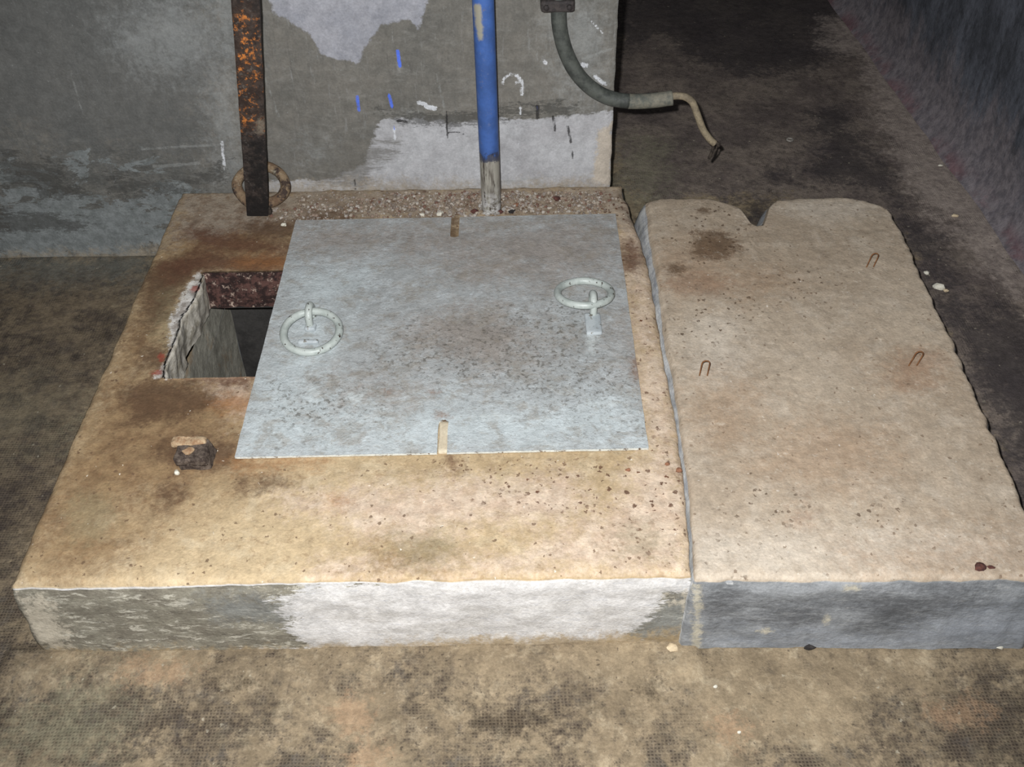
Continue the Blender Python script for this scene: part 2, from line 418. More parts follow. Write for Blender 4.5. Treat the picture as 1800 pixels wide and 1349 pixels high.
def mat_wall():
    n = NB('stained_plaster_wall')
    hv = n.scale((1, 1, 2.6)); vv = n.scale((4, 1, .5))
    a = n.mix(n.ss(n.noise(3.5, 9, .72), .36, .64), C(116, 112, 105), C(98, 96, 91))
    a = n.mix(n.ss(n.noise(15, 9, .76, .3, vec=hv, off=4), .5, .66, 0, .5), a, C(128, 126, 121))
    a = n.mix(n.ss(n.noise(20, 8, .74, vec=vv, off=7), .53, .68, 0, .45), a, C(82, 80, 77))
    a = n.mix(n.ss(n.noise(26, 8, .74, vec=vv, off=27), .58, .66, 0, .4), a, C(140, 140, 138))
    a = n.mix(n.mask('left_dark', .2, .12, 5, .72, 8, off=3, gain=.62), a, C(86, 88, 88))  # darker grey over the wall left of the bar
    pl = n.mix(n.ss(n.noise(12, 9, .74, off=6), .4, .63), C(152, 152, 158), C(136, 137, 144))
    a = n.mix(n.mask('pale', .010, .003, 14, .64, 7, off=1), a, pl)
    a = n.mix(n.mask('mist', .09, .07, 14, .76, 9, off=9, gain=.42), a, C(150, 153, 152))
    low = n.mix(n.ss(n.noise(9, 9, .74, off=8), .38, .63), C(172, 172, 174), C(158, 157, 159))
    a = n.mix(n.mask('bright', .014, .004, 20, .7, 8, n.scale((1, 1, 1.8)), 2), a, low)
    a = n.mix(n.mul(n.mask('brush', .05, .02, 18, .74, 8, n.scale((.6, 1, 3.5)), 6), .7), a, C(100, 97, 91))
    a = n.mix(n.mask('scrub', .10, .05, 9, .76, 9, hv, 5, .8), a, C(78, 78, 75))
    th = n.math('MULTIPLY_ADD', n.attr('scrub'), 1.5, n.noise(9, 11, .76, .5, n.scale((1, 1, 2.0)), 25))
    a = n.mix(n.mul(n.ss(th, .515, .535), .9), a, n.mix(n.ss(n.noise(30, 9, .76, off=35), .4, .62), C(126, 130, 130), C(104, 108, 107)))
    a = n.mix(n.mask('dark_patch', .075, .010, 9, .78, 10, hv, 12, .65), a, C(66, 65, 62))  # broken dark grey patches in the wall surface
    a = n.mix(n.mask('base', .04, .03, 16, .72, 8, off=10, gain=.75), a, C(146, 134, 116))
    a = n.mix(n.mask('pink', .016, .006, 30, .72, 8, off=13), a, C(176, 166, 153))
    a = n.mix(n.mul(n.ss(n.noise(170, 5, .65, off=3), .64, .7), .45), a, C(152, 156, 154))
    a = n.mix(n.mask('scratch', .003, .0015, 60, off=14, gain=.4), a, C(146, 148, 146))
    a = n.mix(n.mask('black', .002, .0012, 60, off=15, gain=.85), a, C(38, 36, 36))
    a = n.mix(n.mask('white', .004, .0012, 80, off=16, gain=.85), a, C(204, 206, 210))
    a = n.mix(n.mask('blue', .0015, .0012, 80, off=17), a, C(84, 112, 214))
    b = n.bump(n.noise(8, 9, .68), .012, .5)
    b = n.bump(n.noise(120, 6, .65, off=3), .0016, .8, b)
    return n.finish(grain(n, a, .12), .88, b)

def mat_floor():
    n = NB('dirty_embossed_floor')
    # embossed cross hatch of the old floor, about 6 mm apart
    sx = n.new('SeparateXYZ'); n.t.links.new(n.co, sx.inputs[0])
    wob = n.math('MULTIPLY', n.math('SUBTRACT', n.noise(5, 2), .5), .02)
    kx = n.math('SINE', n.math('MULTIPLY', n.math('ADD', sx.outputs[0], wob), 2 * math.pi / .006))
    ky = n.math('SINE', n.math('MULTIPLY', n.math('ADD', sx.outputs[1], wob), 2 * math.pi / .006))
    hat = n.math('MAXIMUM', kx, ky)
    dark = n.mask('dark', .22, .10, 8, .74, 9, off=3)
    clean = n.mask('tan', .14, .08, 8, .74, 9, off=5)
    thin = n.math('MAXIMUM', n.ss(n.noise(9, 9, .76, .3, off=6), .48, .60), dark)
    thin = n.mul(thin, n.math('SUBTRACT', 1.0, n.mul(clean, .9)))
    tan = n.mix(n.ss(n.noise(6, 9, .74, .2), .36, .64), C(146, 130, 106), C(120, 106, 86))
    tan = n.mix(n.ss(n.noise(26, 9, .76, off=9), .5, .66, 0, .6), tan, C(166, 152, 128))
    bare = n.mix(n.ss(hat, -.6, 1.0), C(52, 45, 41), C(92, 82, 70))
    bare = n.mix(n.ss(n.noise(22, 9, .76, off=2), .46, .60, 0, .75), bare, n.mix(n.ss(n.noise(12, 6, .7, off=42), .4, .6), C(112, 102, 84), C(84, 80, 76)))
    a = n.mix(n.mul(thin, .85), tan, bare)
    a = n.mix(n.mul(dark, n.mul(n.ss(n.noise(16, 9, .76, off=36), .42, .6), .5)), a, C(52, 44, 42))
    # the room to the right: dark, damp and dirty, with slab shadow painted in
    damp = n.mix(n.ss(n.noise(6, 9, .76, off=8), .38, .64), C(100, 90, 86), C(132, 120, 110))
    damp = n.mix(n.ss(n.noise(38, 9, .78, off=4), .48, .66, 0, .6), damp, C(58, 52, 52))
    damp = n.mix(n.mul(n.ss(hat, .3, 1), .15), damp, C(96, 86, 74))
    a = n.mix(n.mask('damp', .08, .03, 9, .74, 8, off=7), a, damp)
    a = n.mix(n.mask('black', .12, .05, 11, .76, 9, off=11, gain=.7), a, C(56, 52, 54))
    band = n.mix(n.ss(n.noise(40, 8, .74, off=3), .42, .62), C(168, 155, 145), C(144, 132, 125))
    a = n.mix(n.mask('band', .10, .05, 9, .74, 9, off=12, gain=.75), a, band)
    a = n.mix(n.mask('grey', .14, .10, 8, .76, 9, off=13, gain=.6), a, C(134, 130, 108))
    a = n.mix(n.mask('cool', .06, .06, 9, .74, 8, off=17, gain=.8), a, C(92, 94, 90))
    a = n.mix(n.mask('brown', .12, .07, 8, .74, 9, off=19, gain=.7), a, n.mix(n.ss(n.noise(17, 9, .78, off=51), .44, .58), C(104, 92, 76), C(66, 58, 53)))
    a = n.mix(n.mask('spot', .03, .02, 30, .74, 8, off=14, gain=.75), a, n.mix(n.ss(hat, 0, .9), C(44, 36, 28), C(76, 66, 54)))
    a = n.mix(n.mask('ochre', .05, .02, 25, .76, 8, off=15, gain=.45), a, C(160, 130, 102))
    a = n.mix(n.mul(n.specks(90, .34, .05, 4.1), .6), a, C(164, 156, 138))
    a = n.mix(n.mul(n.specks(130, .36, .12, 2.1), .6), a, C(52, 44, 40))
    a = n.mix(n.mask('red', .03, .03, 30, .74, 8, off=16, gain=.35), a, C(120, 52, 58))
    b = n.bump(hat, .001, n.mul(thin, .55))
    b = n.bump(n.noise(30, 9, .7, off=2), .007, .55, b)
    b = n.bump(n.noise(180, 5, .65, off=5), .0016, .9, b)
    return n.finish(grain(n, a, .16), .92, b, 0, .2)

def mat_side_wall():
    n = NB('sooty_side_wall')
    vv = n.scale((1, 1, .45))
    a = n.mix(n.ss(n.noise(9, 9, .76, vec=vv), .36, .62), C(72, 74, 80), C(102, 105, 114))
    a = n.mix(n.ss(n.noise(30, 9, .78, vec=vv, off=4), .5, .64, 0, .6), a, C(50, 51, 56))
    z = n.attr('h')
    lowm = n.math('MULTIPLY_ADD', n.math('SUBTRACT', n.noise(10, 9, .76, vec=n.scale((1, 1, .4)), off=7), .5), .6, z)
    a = n.mix(n.ss(lowm, .25, .10, 0, .85), a, n.mix(n.ss(n.noise(30, 8, .74, off=17), .42, .62), C(134, 126, 128), C(104, 98, 102)))
    a = n.mix(n.mul(n.ss(z, .05, .0), n.ss(n.noise(5, 6, .7, off=9), .46, .62, 0, .45)), a, C(116, 56, 62))
    return n.finish(grain(n, a, .14), .9, n.bump(n.noise(30, 9, .72), .008, .7))

M_PLINTH, M_SLAB, M_PLATE, M_WALL, M_FLOOR, M_SIDE = mat_plinth(), mat_slab(), mat_plate(), mat_wall(), mat_floor(), mat_side_wall()
M_RING = mat_ring('pale_painted_ring', C(176, 182, 177), C(156, 163, 158), C(60, 50, 44))
M_WELD = mat_ring('pale_weld_metal', C(176, 182, 184), C(158, 165, 168), C(120, 116, 108))
M_RUST, M_OLD, M_PIPE = mat_rust(), mat_oldring(), mat_pipe()
M_MORTAR = mat_simple('white_mortar_crumbs', C(196, 194, 190), C(140, 132, 124), 90, .9, .004)
M_HOSE = mat_simple('worn_black_rubber', C(80, 83, 78), C(54, 57, 54), 30, .62, .001, .4)
M_HOSEEND = mat_simple('dusty_rubber_end', C(118, 114, 102), C(86, 88, 82), 34, .8, .001)
M_CORE = mat_simple('tarnished_core_tube', C(142, 130, 108), C(112, 102, 86), 60, .7, .001)
M_TIP = mat_simple('blackened_torn_tip', C(40, 34, 30), C(70, 62, 54), 90, .8, .002)
M_CLAMP = mat_simple('corroded_clamp', C(66, 60, 58), C(46, 42, 42), 60, .7, .002)
def mat_shaft():
    n = NB('shaded_shaft_walls')
    a = n.mix(n.ss(n.noise(12, 9, .74), .38, .62), C(44, 42, 41), C(60, 58, 56))  # shade of the depth painted dark; the lit left wall gets lighter colour
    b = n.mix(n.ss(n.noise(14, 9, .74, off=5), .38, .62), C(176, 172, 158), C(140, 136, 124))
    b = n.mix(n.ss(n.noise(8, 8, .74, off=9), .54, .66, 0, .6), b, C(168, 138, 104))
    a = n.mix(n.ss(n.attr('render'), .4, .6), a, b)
    return n.finish(grain(n, a, .15), .92, n.bump(n.noise(30, 8, .7), .006, .7))
M_SHAFT = mat_shaft()
M_LINT = mat_simple('rusted_wire', C(128, 88, 56), C(96, 62, 38), 80, .85, .001)
M_STUB = mat_simple('charred_stub_steel', C(52, 42, 37), C(104, 92, 82), 70, .9, .004)
M_CRUST = mat_simple('sandy_rust_crust', C(178, 156, 126), C(144, 112, 84), 60, .95, .004)
M_SLOT = mat_simple('cream_filler_strip', C(200, 188, 164), C(188, 174, 150), 40, .9, .001)

# ------------------------------------------------------------------ slabs
def spaced(lo, hi, step, extra=()):
    pts = sorted(set([lo, hi] + [e for e in extra]))
    out = []
    for a, b in zip(pts[:-1], pts[1:]):
        n = max(1, int(round((b - a) / step)))
        out += list(np.linspace(a, b, n, endpoint=False))
    return np.array(out + [hi])

def slab_mesh(Lf, Rf, Ff, Bf, us, vs, zb, hole=None, lipdepth=.1, holewarp=None, seed=3, rough=.0016, chip=.006, flare=0.0):
    nu, nv = len(us), len(vs)
    U, W = np.meshgrid(us, vs)                               # W rows
    X = Lf(W) * (1 - U) + Rf(W) * U
    Y = Ff(U) * (1 - W) + Bf(U) * W
    if holewarp is not None: X = X + holewarp(X, Y)
    Z = TOPZ + rough * fbm(X * 14, Y * 14, 0, seed, 4) + .0007 * vnoise(X * 160, Y * 160, 0, seed + 9)
    # worn outer arris
    dist = np.minimum.reduce([U * 1.1, (1 - U) * 1.1, W * 1.15, (1 - W) * 1.15])
    c = chip * (1 + .9 * fbm(X * 25, Y * 25, 0, seed + 5, 3))
    Z = Z - np.where(dist < .012, np.maximum(c, .0005) * (1 - dist / .012) ** 1.6, 0)
    V = np.stack([X.ravel(), Y.ravel(), Z.ravel()], 1)
    skip = None
    if hole:
        i0, i1, j0, j1 = hole
        skip = lambda i, j: i0 <= i < i1 and j0 <= j < j1
    Fc = grid_faces(nu, nv, skip)
    idx = lambda i, j: j * nu + i
    loop = [idx(i, 0) for i in range(nu)] + [idx(nu - 1, j) for j in range(1, nv)] + [idx(i, nv - 1) for i in range(nu - 2, -1, -1)] + [idx(0, j) for j in range(nv - 2, 0, -1)]
    extra = [V]; nb = len(V); m = len(loop)
    L = V[loop]
    t = np.roll(L, -1, 0) - np.roll(L, 1, 0); nrm = np.stack([t[:, 1], -t[:, 0]], 1); nrm /= np.maximum(np.linalg.norm(nrm, axis=1, keepdims=True), 1e-9)
    kinds = [np.zeros(len(V))]
    prev = np.array(loop); nz = 22
    for k in range(1, nz + 1):
        f = k / nz
        z = L[:, 2] * (1 - f) + zb * f
        off = .006 * min(1, f * 8) + .004 * fbm((L[:, 0] + L[:, 1]) * 9, z * 22, 0, seed + 21, 4)
        off = off + flare * np.clip(.15 + (L[:, 1] - 1.2) / .5, .12, 1) * np.clip(-nrm[:, 0] - .6, 0, .4) / .4 * f ** .8
        P = np.stack([L[:, 0] + nrm[:, 0] * off, L[:, 1] + nrm[:, 1] * off, z], 1)
        if k == nz: P[:, 2] = zb
        cur = np.arange(nb, nb + m); nb += m
        extra.append(P); kinds.append(np.ones(m))
        for q in range(m):
            q2 = (q + 1) % m
            Fc.append((prev[q], cur[q], cur[q2], prev[q2]))
        prev = cur
    lipk = [np.zeros(len(v)) for v in extra]; lipl = [np.zeros(len(v)) for v in extra]
    if hole:
        hl = [idx(i, j0) for i in range(i0, i1 + 1)] + [idx(i1, j) for j in range(j0 + 1, j1 + 1)] + [idx(i, j1) for i in range(i1 - 1, i0 - 1, -1)] + [idx(i0, j) for j in range(j1 - 1, j0, -1)]
        H = V[hl]; m = len(hl)
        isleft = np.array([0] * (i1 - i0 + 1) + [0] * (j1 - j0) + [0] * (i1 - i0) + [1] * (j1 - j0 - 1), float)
        c0 = H.mean(0); prev = np.array(hl)
        t = np.roll(H, -1, 0) - np.roll(H, 1, 0); nrm = np.stack([-t[:, 1], t[:, 0]], 1); nrm /= np.maximum(np.linalg.norm(nrm, axis=1, keepdims=True), 1e-9)
        for k in range(0, 9):
            f = k / 8
            z = H[:, 2] - lipdepth * f
            if k == 0: z = z - .0005
            off = np.where(f > 0, .007 * fbm((H[:, 0] - H[:, 1]) * 30, z * 30, 0, seed + 31, 4), 0) + isleft * (.004 - .010 * f)
            P = np.stack([H[:, 0] + nrm[:, 0] * off, H[:, 1] + nrm[:, 1] * off, z], 1)
            cur = np.arange(nb, nb + m); nb += m
            extra.append(P); kinds.append(np.zeros(m)); lipk.append(1 - isleft); lipl.append(isleft)
            for q in range(m):
                q2 = (q + 1) % m
                Fc.append((prev[q], prev[q2], cur[q2], cur[q]) if 0 else (prev[q2], prev[q], cur[q], cur[q2]))
            prev = cur
    V = np.vstack(extra)
    return V, Fc, np.concatenate(kinds), np.concatenate(lipk), np.concatenate(lipl)

def masks_on(V, front, frontY, top_polys, front_polys, top_lines={}, front_lines={}):
    A = {}
    isf = front > .5
    for k in set(list(top_polys) + list(front_polys) + list(top_lines) + list(front_lines)):
        r = np.full(len(V), -.5)
        if k in top_polys or k in top_lines:
            r[~isf] = union(V[~isf][:, :2], [top2(p) for p in top_polys.get(k, [])], [(top2(p), w) for p, w in top_lines.get(k, [])])
        if k in front_polys or k in front_lines:
            f2 = lambda pts: [tuple(at_y(x, y, frontY)[[0, 2]]) for x, y in pts]
            r[isf] = union(V[isf][:, [0, 2]], [f2(p) for p in front_polys.get(k, [])], [(f2(p), w) for p, w in front_lines.get(k, [])])
        A[k] = r
    return A

def interp(px_pts, axis, ax2):
    """world profile through image points lying on the slab top"""
    P = np.array([at_z(x, y, TOPZ) for x, y in px_pts]); o = np.argsort(P[:, axis])
    return P[o, axis], P[o, ax2]

# ---- fixed plinth with the opening
FRONTY = 1.073
BACKY = WALLY - .004
ly = interp([(20, 1020), (62, 920), (205, 600), (267, 455), (318, 340)], 1, 0)
ry = interp([(1216, 1012), (1205, 890), (1196, 800), (1168, 640), (1140, 470), (1118, 400), (1095, 340)], 1, 0)
fx = interp([(20, 1022), (130, 1016), (400, 1017), (700, 1012), (1000, 1006), (1215, 1002)], 0, 1)
def plL(w): y = FRONTY + (BACKY - FRONTY) * w; return np.interp(y, *ly) + .004 * fbm(y * 18, 0.3, 0, 1, 4)
def plR(w): y = FRONTY + (BACKY - FRONTY) * w; return np.interp(y, *ry) + .005 * fbm(y * 22, 5.3, 0, 2, 4)
def plF(u): return FRONTY + .003 * fbm(u * 22, 1.3, 0, 3, 4)
def plB(u): return BACKY + 0 * u
HX0, HX1 = -.700, -.36
HY0, HY1 = 1.578, 1.934
vy = lambda y: (y - FRONTY) / (BACKY - FRONTY)
xl_, xr_ = -.828, .296
ux = lambda x: (x - xl_) / (xr_ - xl_)
us = spaced(0, 1, .0062, (.003, .007, .011, ux(HX0), ux(HX1), .989, .993, .997))
vs = spaced(0, 1, .0062, (.003, .007, .011, vy(HY0), vy(HY1), .989, .993, .997))
ih = lambda arr, v: int(np.argmin(abs(arr - v)))
hole = (ih(us, ux(HX0)), ih(us, ux(HX1)), ih(vs, vy(HY0)), ih(vs, vy(HY1)))
def hwarp(X, Y):
    w = np.exp(-((X - HX0) / .035) ** 2) * np.clip((Y - HY0) / .03, 0, 1) * np.clip((HY1 - Y) / .03, 0, 1)
    target = .010 * fbm(Y * 22, 2.2, 0, 8, 4) - .014 * np.sin((Y - HY0) / (HY1 - HY0) * math.pi) + .010 * (Y - HY0) / (HY1 - HY0)
    w2 = np.exp(-((Y - HY1) / .02) ** 2) * 0
    return w * target + w2
V, Fc, fr, lip, lipl = slab_mesh(plL, plR, plF, plB, us, vs, 0.0, hole, .1, hwarp, 3, .0014)
TOP = {
 'brown': [[(20, 1010), (120, 740), (205, 590), (270, 440), (330, 350), (520, 380), (500, 470), (300, 480), (270, 660), (445, 670), (430, 830), (330, 880), (150, 900)], ell(120, 960, 110, 40), ell(700, 985, 60, 22)],
 'pale': [[(1085, 370), (1110, 330), (1140, 470), (1210, 880), (1215, 1000), (1100, 1005), (900, 990), (1080, 880), (1140, 800)], [(560, 1000), (1200, 1005), (1200, 940), (900, 975)], [(365, 672), (445, 668), (436, 740), (400, 700)], [(500, 880), (760, 850), (1000, 840), (1050, 900), (700, 950)]],
 'dark': [[(215, 690), (265, 655), (360, 672), (395, 705), (330, 740), (240, 745)], ell(345, 795, 75, 28), ell(300, 870, 28, 18), ell(460, 850, 40, 12), [(250, 470), (340, 440), (345, 490), (290, 560), (250, 600)], ell(275, 630, 30, 26), [(430, 395), (540, 385), (520, 420), (440, 420)], ell(590, 384, 50, 10), ell(250, 735, 26, 16), ell(797, 402, 14, 22)],  # last ellipse: dark colour painted as shade inside the plate's rear slot
 'rust': [[(280, 470), (350, 440), (510, 452), (505, 482), (350, 480), (300, 500)], [(300, 650), (445, 660), (443, 682), (365, 675)], ell(1108, 450, 22, 30), [(330, 400), (520, 430), (510, 450), (340, 440)], ell(795, 815, 9, 14), ell(1195, 826, 10, 7)],
 'ash': [[(310, 330), (1110, 325), (1125, 400), (1085, 400), (1080, 380), (520, 395), (470, 410), (300, 430)]],
 'orange': [[(405, 808), (580, 806), (560, 820), (420, 826)], ell(470, 462, 60, 10), ell(590, 885, 14, 10), ell(420, 712, 40, 18)],
 'greenish': [ell(745, 965, 60, 32), ell(1130, 950, 40, 30), ell(160, 910, 40, 50), ell(300, 560, 24, 50)],
 'chip': [[(352, 478), (358, 500), (318, 580), (306, 640), (300, 664), (270, 664), (296, 630), (300, 560), (330, 500)]],
 'brick': [ell(345, 508, 10, 6), ell(284, 630, 5, 10), ell(276, 655, 12, 4)],
 'speck': [[(720, 790), (1210, 800), (1215, 960), (1050, 920), (820, 860)], ell(1110, 450, 26, 40), [(580, 340), (1100, 335), (1120, 390), (560, 385)], [(1085, 440), (1150, 560), (1190, 800), (1140, 800)]],
}
FRONT = {
 'peel': [[(0, 1025), (320, 1022), (520, 1028), (560, 1034), (470, 1046), (500, 1058), (478, 1075), (520, 1085), (492, 1100), (520, 1116), (545, 1140), (0, 1160)], [(1222, 1010), (1222, 1130), (1080, 1130), (1140, 1090), (1165, 1060), (1180, 1040), (1215, 1035)], ell(1202, 1000, 16, 12), ell(640, 1022, 90, 5)],
 'slate': [[(1222, 1010), (1222, 1130), (1080, 1130), (1165, 1060), (1200, 1035)], [(360, 1050), (520, 1060), (500, 1090), (380, 1090)]],
 'cream': [ell(1200, 1060, 14, 12), [(30, 1050), (80, 1052), (130, 1140), (60, 1140)], ell(1196, 1012, 12, 4)],
 'foot': [[(0, 1148), (600, 1134), (1215, 1110), (1215, 1160), (0, 1190)]],
}
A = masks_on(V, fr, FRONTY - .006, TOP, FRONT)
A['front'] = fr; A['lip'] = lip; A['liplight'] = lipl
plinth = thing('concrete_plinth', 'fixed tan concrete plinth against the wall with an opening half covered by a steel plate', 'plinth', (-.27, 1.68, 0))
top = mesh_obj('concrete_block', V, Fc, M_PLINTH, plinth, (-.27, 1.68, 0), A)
# shaft under the opening
def quad_grid(p0, p1, p2, p3, n=14, amp=.006, seed=0, nrm=(0, 0, 1)):
    g = np.linspace(0, 1, n); U, W = np.meshgrid(g, g)
    p0, p1, p2, p3 = map(np.array, (p0, p1, p2, p3))
    P = (p0[None, None] * ((1 - U) * (1 - W))[..., None] + p1 * (U * (1 - W))[..., None] + p2 * (U * W)[..., None] + p3 * ((1 - U) * W)[..., None])
    P = P + (amp * fbm(P[..., 0] * 12, P[..., 1] * 12, P[..., 2] * 12, seed, 3))[..., None] * np.array(nrm)
    return P.reshape(-1, 3), grid_faces(n, n)
sx0, sx1, sy0, sy1, sz1 = HX0 - .006, HX1 + .02, HY0 - .012, HY1 + .16, TOPZ - .0995
def shaft_part(za, zb):
    return [quad_grid((sx0, sy0, za), (sx0, sy1, za), (sx0, sy1, zb), (sx0, sy0, zb), nrm=(1, 0, 0), seed=1),
            quad_grid((sx0, sy1, za), (sx1, sy1, za), (sx1, sy1, zb), (sx0, sy1, zb), nrm=(0, 1, 0), seed=2),
            quad_grid((sx1, sy1, za), (sx1, sy0, za), (sx1, sy0, zb), (sx1, sy1, zb), nrm=(1, 0, 0), seed=3),
            quad_grid((sx1, sy0, za), (sx0, sy0, za), (sx0, sy0, zb), (sx1, sy0, zb), nrm=(0, 1, 0), seed=4)]
up_ = shaft_part(.002, sz1) + [quad_grid((sx0, HY1 - .002, sz1), (sx1, HY1 - .002, sz1), (sx1, sy1, sz1), (sx0, sy1, sz1), seed=6, amp=.001)]
dn_ = shaft_part(-.75, .001) + [quad_grid((sx0, sy0, -.75), (sx1, sy0, -.75), (sx1, sy1, -.75), (sx0, sy1, -.75), seed=5)]
for nm, q_, par, z_ in (('shaft_lining', up_, plinth, 0.0), ('wall_shaft', dn_, None, -.75)):
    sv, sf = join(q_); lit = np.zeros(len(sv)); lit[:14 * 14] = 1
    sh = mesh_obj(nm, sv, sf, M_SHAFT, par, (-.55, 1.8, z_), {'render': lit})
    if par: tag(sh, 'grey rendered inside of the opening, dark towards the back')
    else: tag(sh, kind='structure')

# ---- loose slab on the right
RY0, RY1 = 1.064, 2.225
rl = interp([(1224, 1022), (1214, 880), (1205, 800), (1190, 700), (1172, 600), (1160, 500), (1150, 450), (1140, 390), (1137, 352)], 1, 0)
rr = interp([(1850, 1005), (1797, 882), (1745, 762), (1690, 635), (1645, 538), (1600, 440), (1572, 380), (1560, 360)], 1, 0)
rb = interp([(1138, 352), (1160, 346), (1245, 346), (1278, 354), (1300, 364), (1310, 378), (1316, 388), (1330, 394), (1342, 393), (1347, 378), (1352, 362), (1366, 350), (1400, 347), (1480, 343), (1520, 350), (1548, 358), (1562, 366)], 0, 1)
def rsL(w): y = RY0 + (RY1 - RY0) * w; return np.interp(y, *rl) + .0035 * fbm(y * 20, .9, 0, 11, 4)
def rsR(w): y = RY0 + (RY1 - RY0) * w; return np.interp(y, *rr) + .006 * fbm(y * 30, 7.9, 0, 12, 4)
def rsF(u): return RY0 - .01 * u + .003 * fbm(u * 22, 4.3, 0, 13, 4)
def rsB(u): return np.interp(.335 + u * (.918 - .335), *rb) + .003 * fbm(u * 40, 9.3, 0, 14, 4)
un = lambda px, py: (at_z(px, py, TOPZ)[0] - .335) / (.918 - .335)
us2 = spaced(0, 1, .0105, (.005, .012, .018, .982, .988, .995, un(1312, 385), un(1330, 394), un(1341, 392), un(1346, 385), un(1352, 362)))
vs2 = spaced(0, 1, .0062, (.003, .007, .011, .989, .993, .997))
V, Fc, fr, _, _ = slab_mesh(rsL, rsR, rsF, rsB, us2, vs2, 0.0, None, seed=43, rough=.0024, flare=.05)
# the left and right flanks carry the pale grey side colour, as the front does
TOP2 = {
 'brown': [ell(1225, 470, 70, 50), ell(1600, 660, 50, 30), ell(1330, 500, 60, 24), [(1500, 960), (1800, 930), (1800, 1000), (1500, 1000)], ell(1450, 800, 120, 60), ell(1280, 720, 60, 60)],
 'dark': [ell(1256, 434, 44, 22), ell(1190, 475, 14, 10), ell(1252, 412, 34, 6), ell(1240, 370, 6, 3)],
 'rust': [ell(1230, 500, 60, 18), ell(1615, 640, 40, 22), ell(1600, 672, 30, 8), ell(1410, 905, 20, 14)],
 'pale': [[(1225, 940), (1800, 930), (1800, 1005), (1225, 1015)], ell(1460, 365, 80, 16), ell(1260, 620, 50, 60)],
 'speck': [ell(1250, 410, 60, 60), ell(1420, 500, 60, 30), ell(1260, 560, 80, 50), ell(1540, 905, 60, 20), [(1290, 860), (1330, 830), (1400, 870), (1440, 920), (1280, 920)], ell(1280, 980, 60, 20)],
}
FRONT2 = {
 'soot': [[(1500, 1060), (1560, 1040), (1650, 1030), (1700, 1040), (1620, 1070), (1590, 1105), (1520, 1100)], ell(1270, 1065, 40, 22), ell(1380, 1080, 60, 20)],
 'bluish': [[(1620, 1100), (1680, 1070), (1800, 1050), (1860, 1060), (1860, 1130), (1500, 1140)], ell(1400, 1125, 150, 14)],
 'cream': [ell(1340, 1108, 14, 4), ell(1495, 1031, 14, 4), [(1222, 1010), (1234, 1010), (1230, 1140), (1216, 1140)], ell(1453, 1086, 4, 6)],
}
A = masks_on(V, fr, RY0 - .006, TOP2, FRONT2); A['front'] = fr
A['flank'] = ((fr > .5) & (V[:, 1] > RY0 - .001) & (V[:, 1] < 2.2)).astype(float)
slab = thing('concrete_slab', 'loose pinkish tan concrete slab with a notch in its far edge, on the floor beside the plinth', 'slab', (.61, 1.64, 0))
mesh_obj('slab_body', V, Fc, M_SLAB, slab, (.61, 1.64, 0), A)
# rusty wire loops cast into it
def wire_loop(px, pyb, hh, ww, lean, seed):
    b = at_z(px, pyb, TOPZ); p = []
    for t in np.linspace(0, 1, 6): p.append(b + np.array([-ww / 2 + lean * t * .6, 0, -.01 + (hh + .006) * t]))
    for t in np.linspace(math.pi, 0, 7): p.append(b + np.array([lean * .6 + ww / 2 * math.cos(t), 0, hh - .004 + ww / 2 * math.sin(t)]))
    for t in np.linspace(1, 0, 6): p.append(b + np.array([ww / 2 + lean * t * .6, 0, -.01 + (hh + .006) * t]))
    v, f = tube(np.array(p), .0014, 8)
    return mesh_obj('wire_loop', v, f, M_LINT, slab, tuple(b))
tag(wire_loop(1528, 470, .034, .0155, .010, 1), 'rusty wire loop near the far right corner')
tag(wire_loop(1603, 643, .033, .016, .012, 2), 'rusty wire loop near the right edge')
tag(wire_loop(1236, 661, .036, .0155, .003, 3), 'rusty wire loop near the left edge')

# ------------------------------------------------------------------ cover plate
PT = TOPZ + .0072
cFL, cFR, cBL, cBR = [at_z(x, y, PT) for x, y in ((412, 804), (1140, 788), (520, 388), (1082, 375))]
sF = [at_z(x, y, PT) for x, y in ((768, 792), (768, 738), (788, 738), (788, 792))]
sB = [at_z(x, y, PT) for x, y in ((791, 385), (791, 417), (804, 417), (804, 385))]
px0, px1 = cFL[0], cFR[0]; py0, py1 = (cFL[1] + cFR[1]) / 2, (cBL[1] + cBR[1]) / 2
us3 = spaced(px0, px1, .006, (px0 + .003, px1 - .003, sF[0][0], sF[2][0], sB[0][0], sB[2][0]))
vs3 = spaced(py0, py1, .006, (py0 + .003, py1 - .003, sF[1][1], sB[1][1]))
nu, nv = len(us3), len(vs3)
U, W = np.meshgrid(us3, vs3)
tx, ty = (U - px0) / (px1 - px0), (W - py0) / (py1 - py0)
X = U + (cBL[0] - cFL[0]) * (1 - tx) * ty + (cBR[0] - cFR[0]) * tx * ty + .0012 * fbm(W * 25, 1.7, 0, 61, 3)
Y = W + .0012 * fbm(U * 25, 3.7, 0, 62, 3) + (cFR[1] - cFL[1]) * (tx - .5)
Zt = PT + .0008 * fbm(U * 9, W * 9, 0, 63, 3)
fi0, fi1, fj = ih(us3, sF[0][0]), ih(us3, sF[2][0]), ih(vs3, sF[1][1])
bi0, bi1, bj = ih(us3, sB[0][0]), ih(us3, sB[2][0]), ih(vs3, sB[1][1])
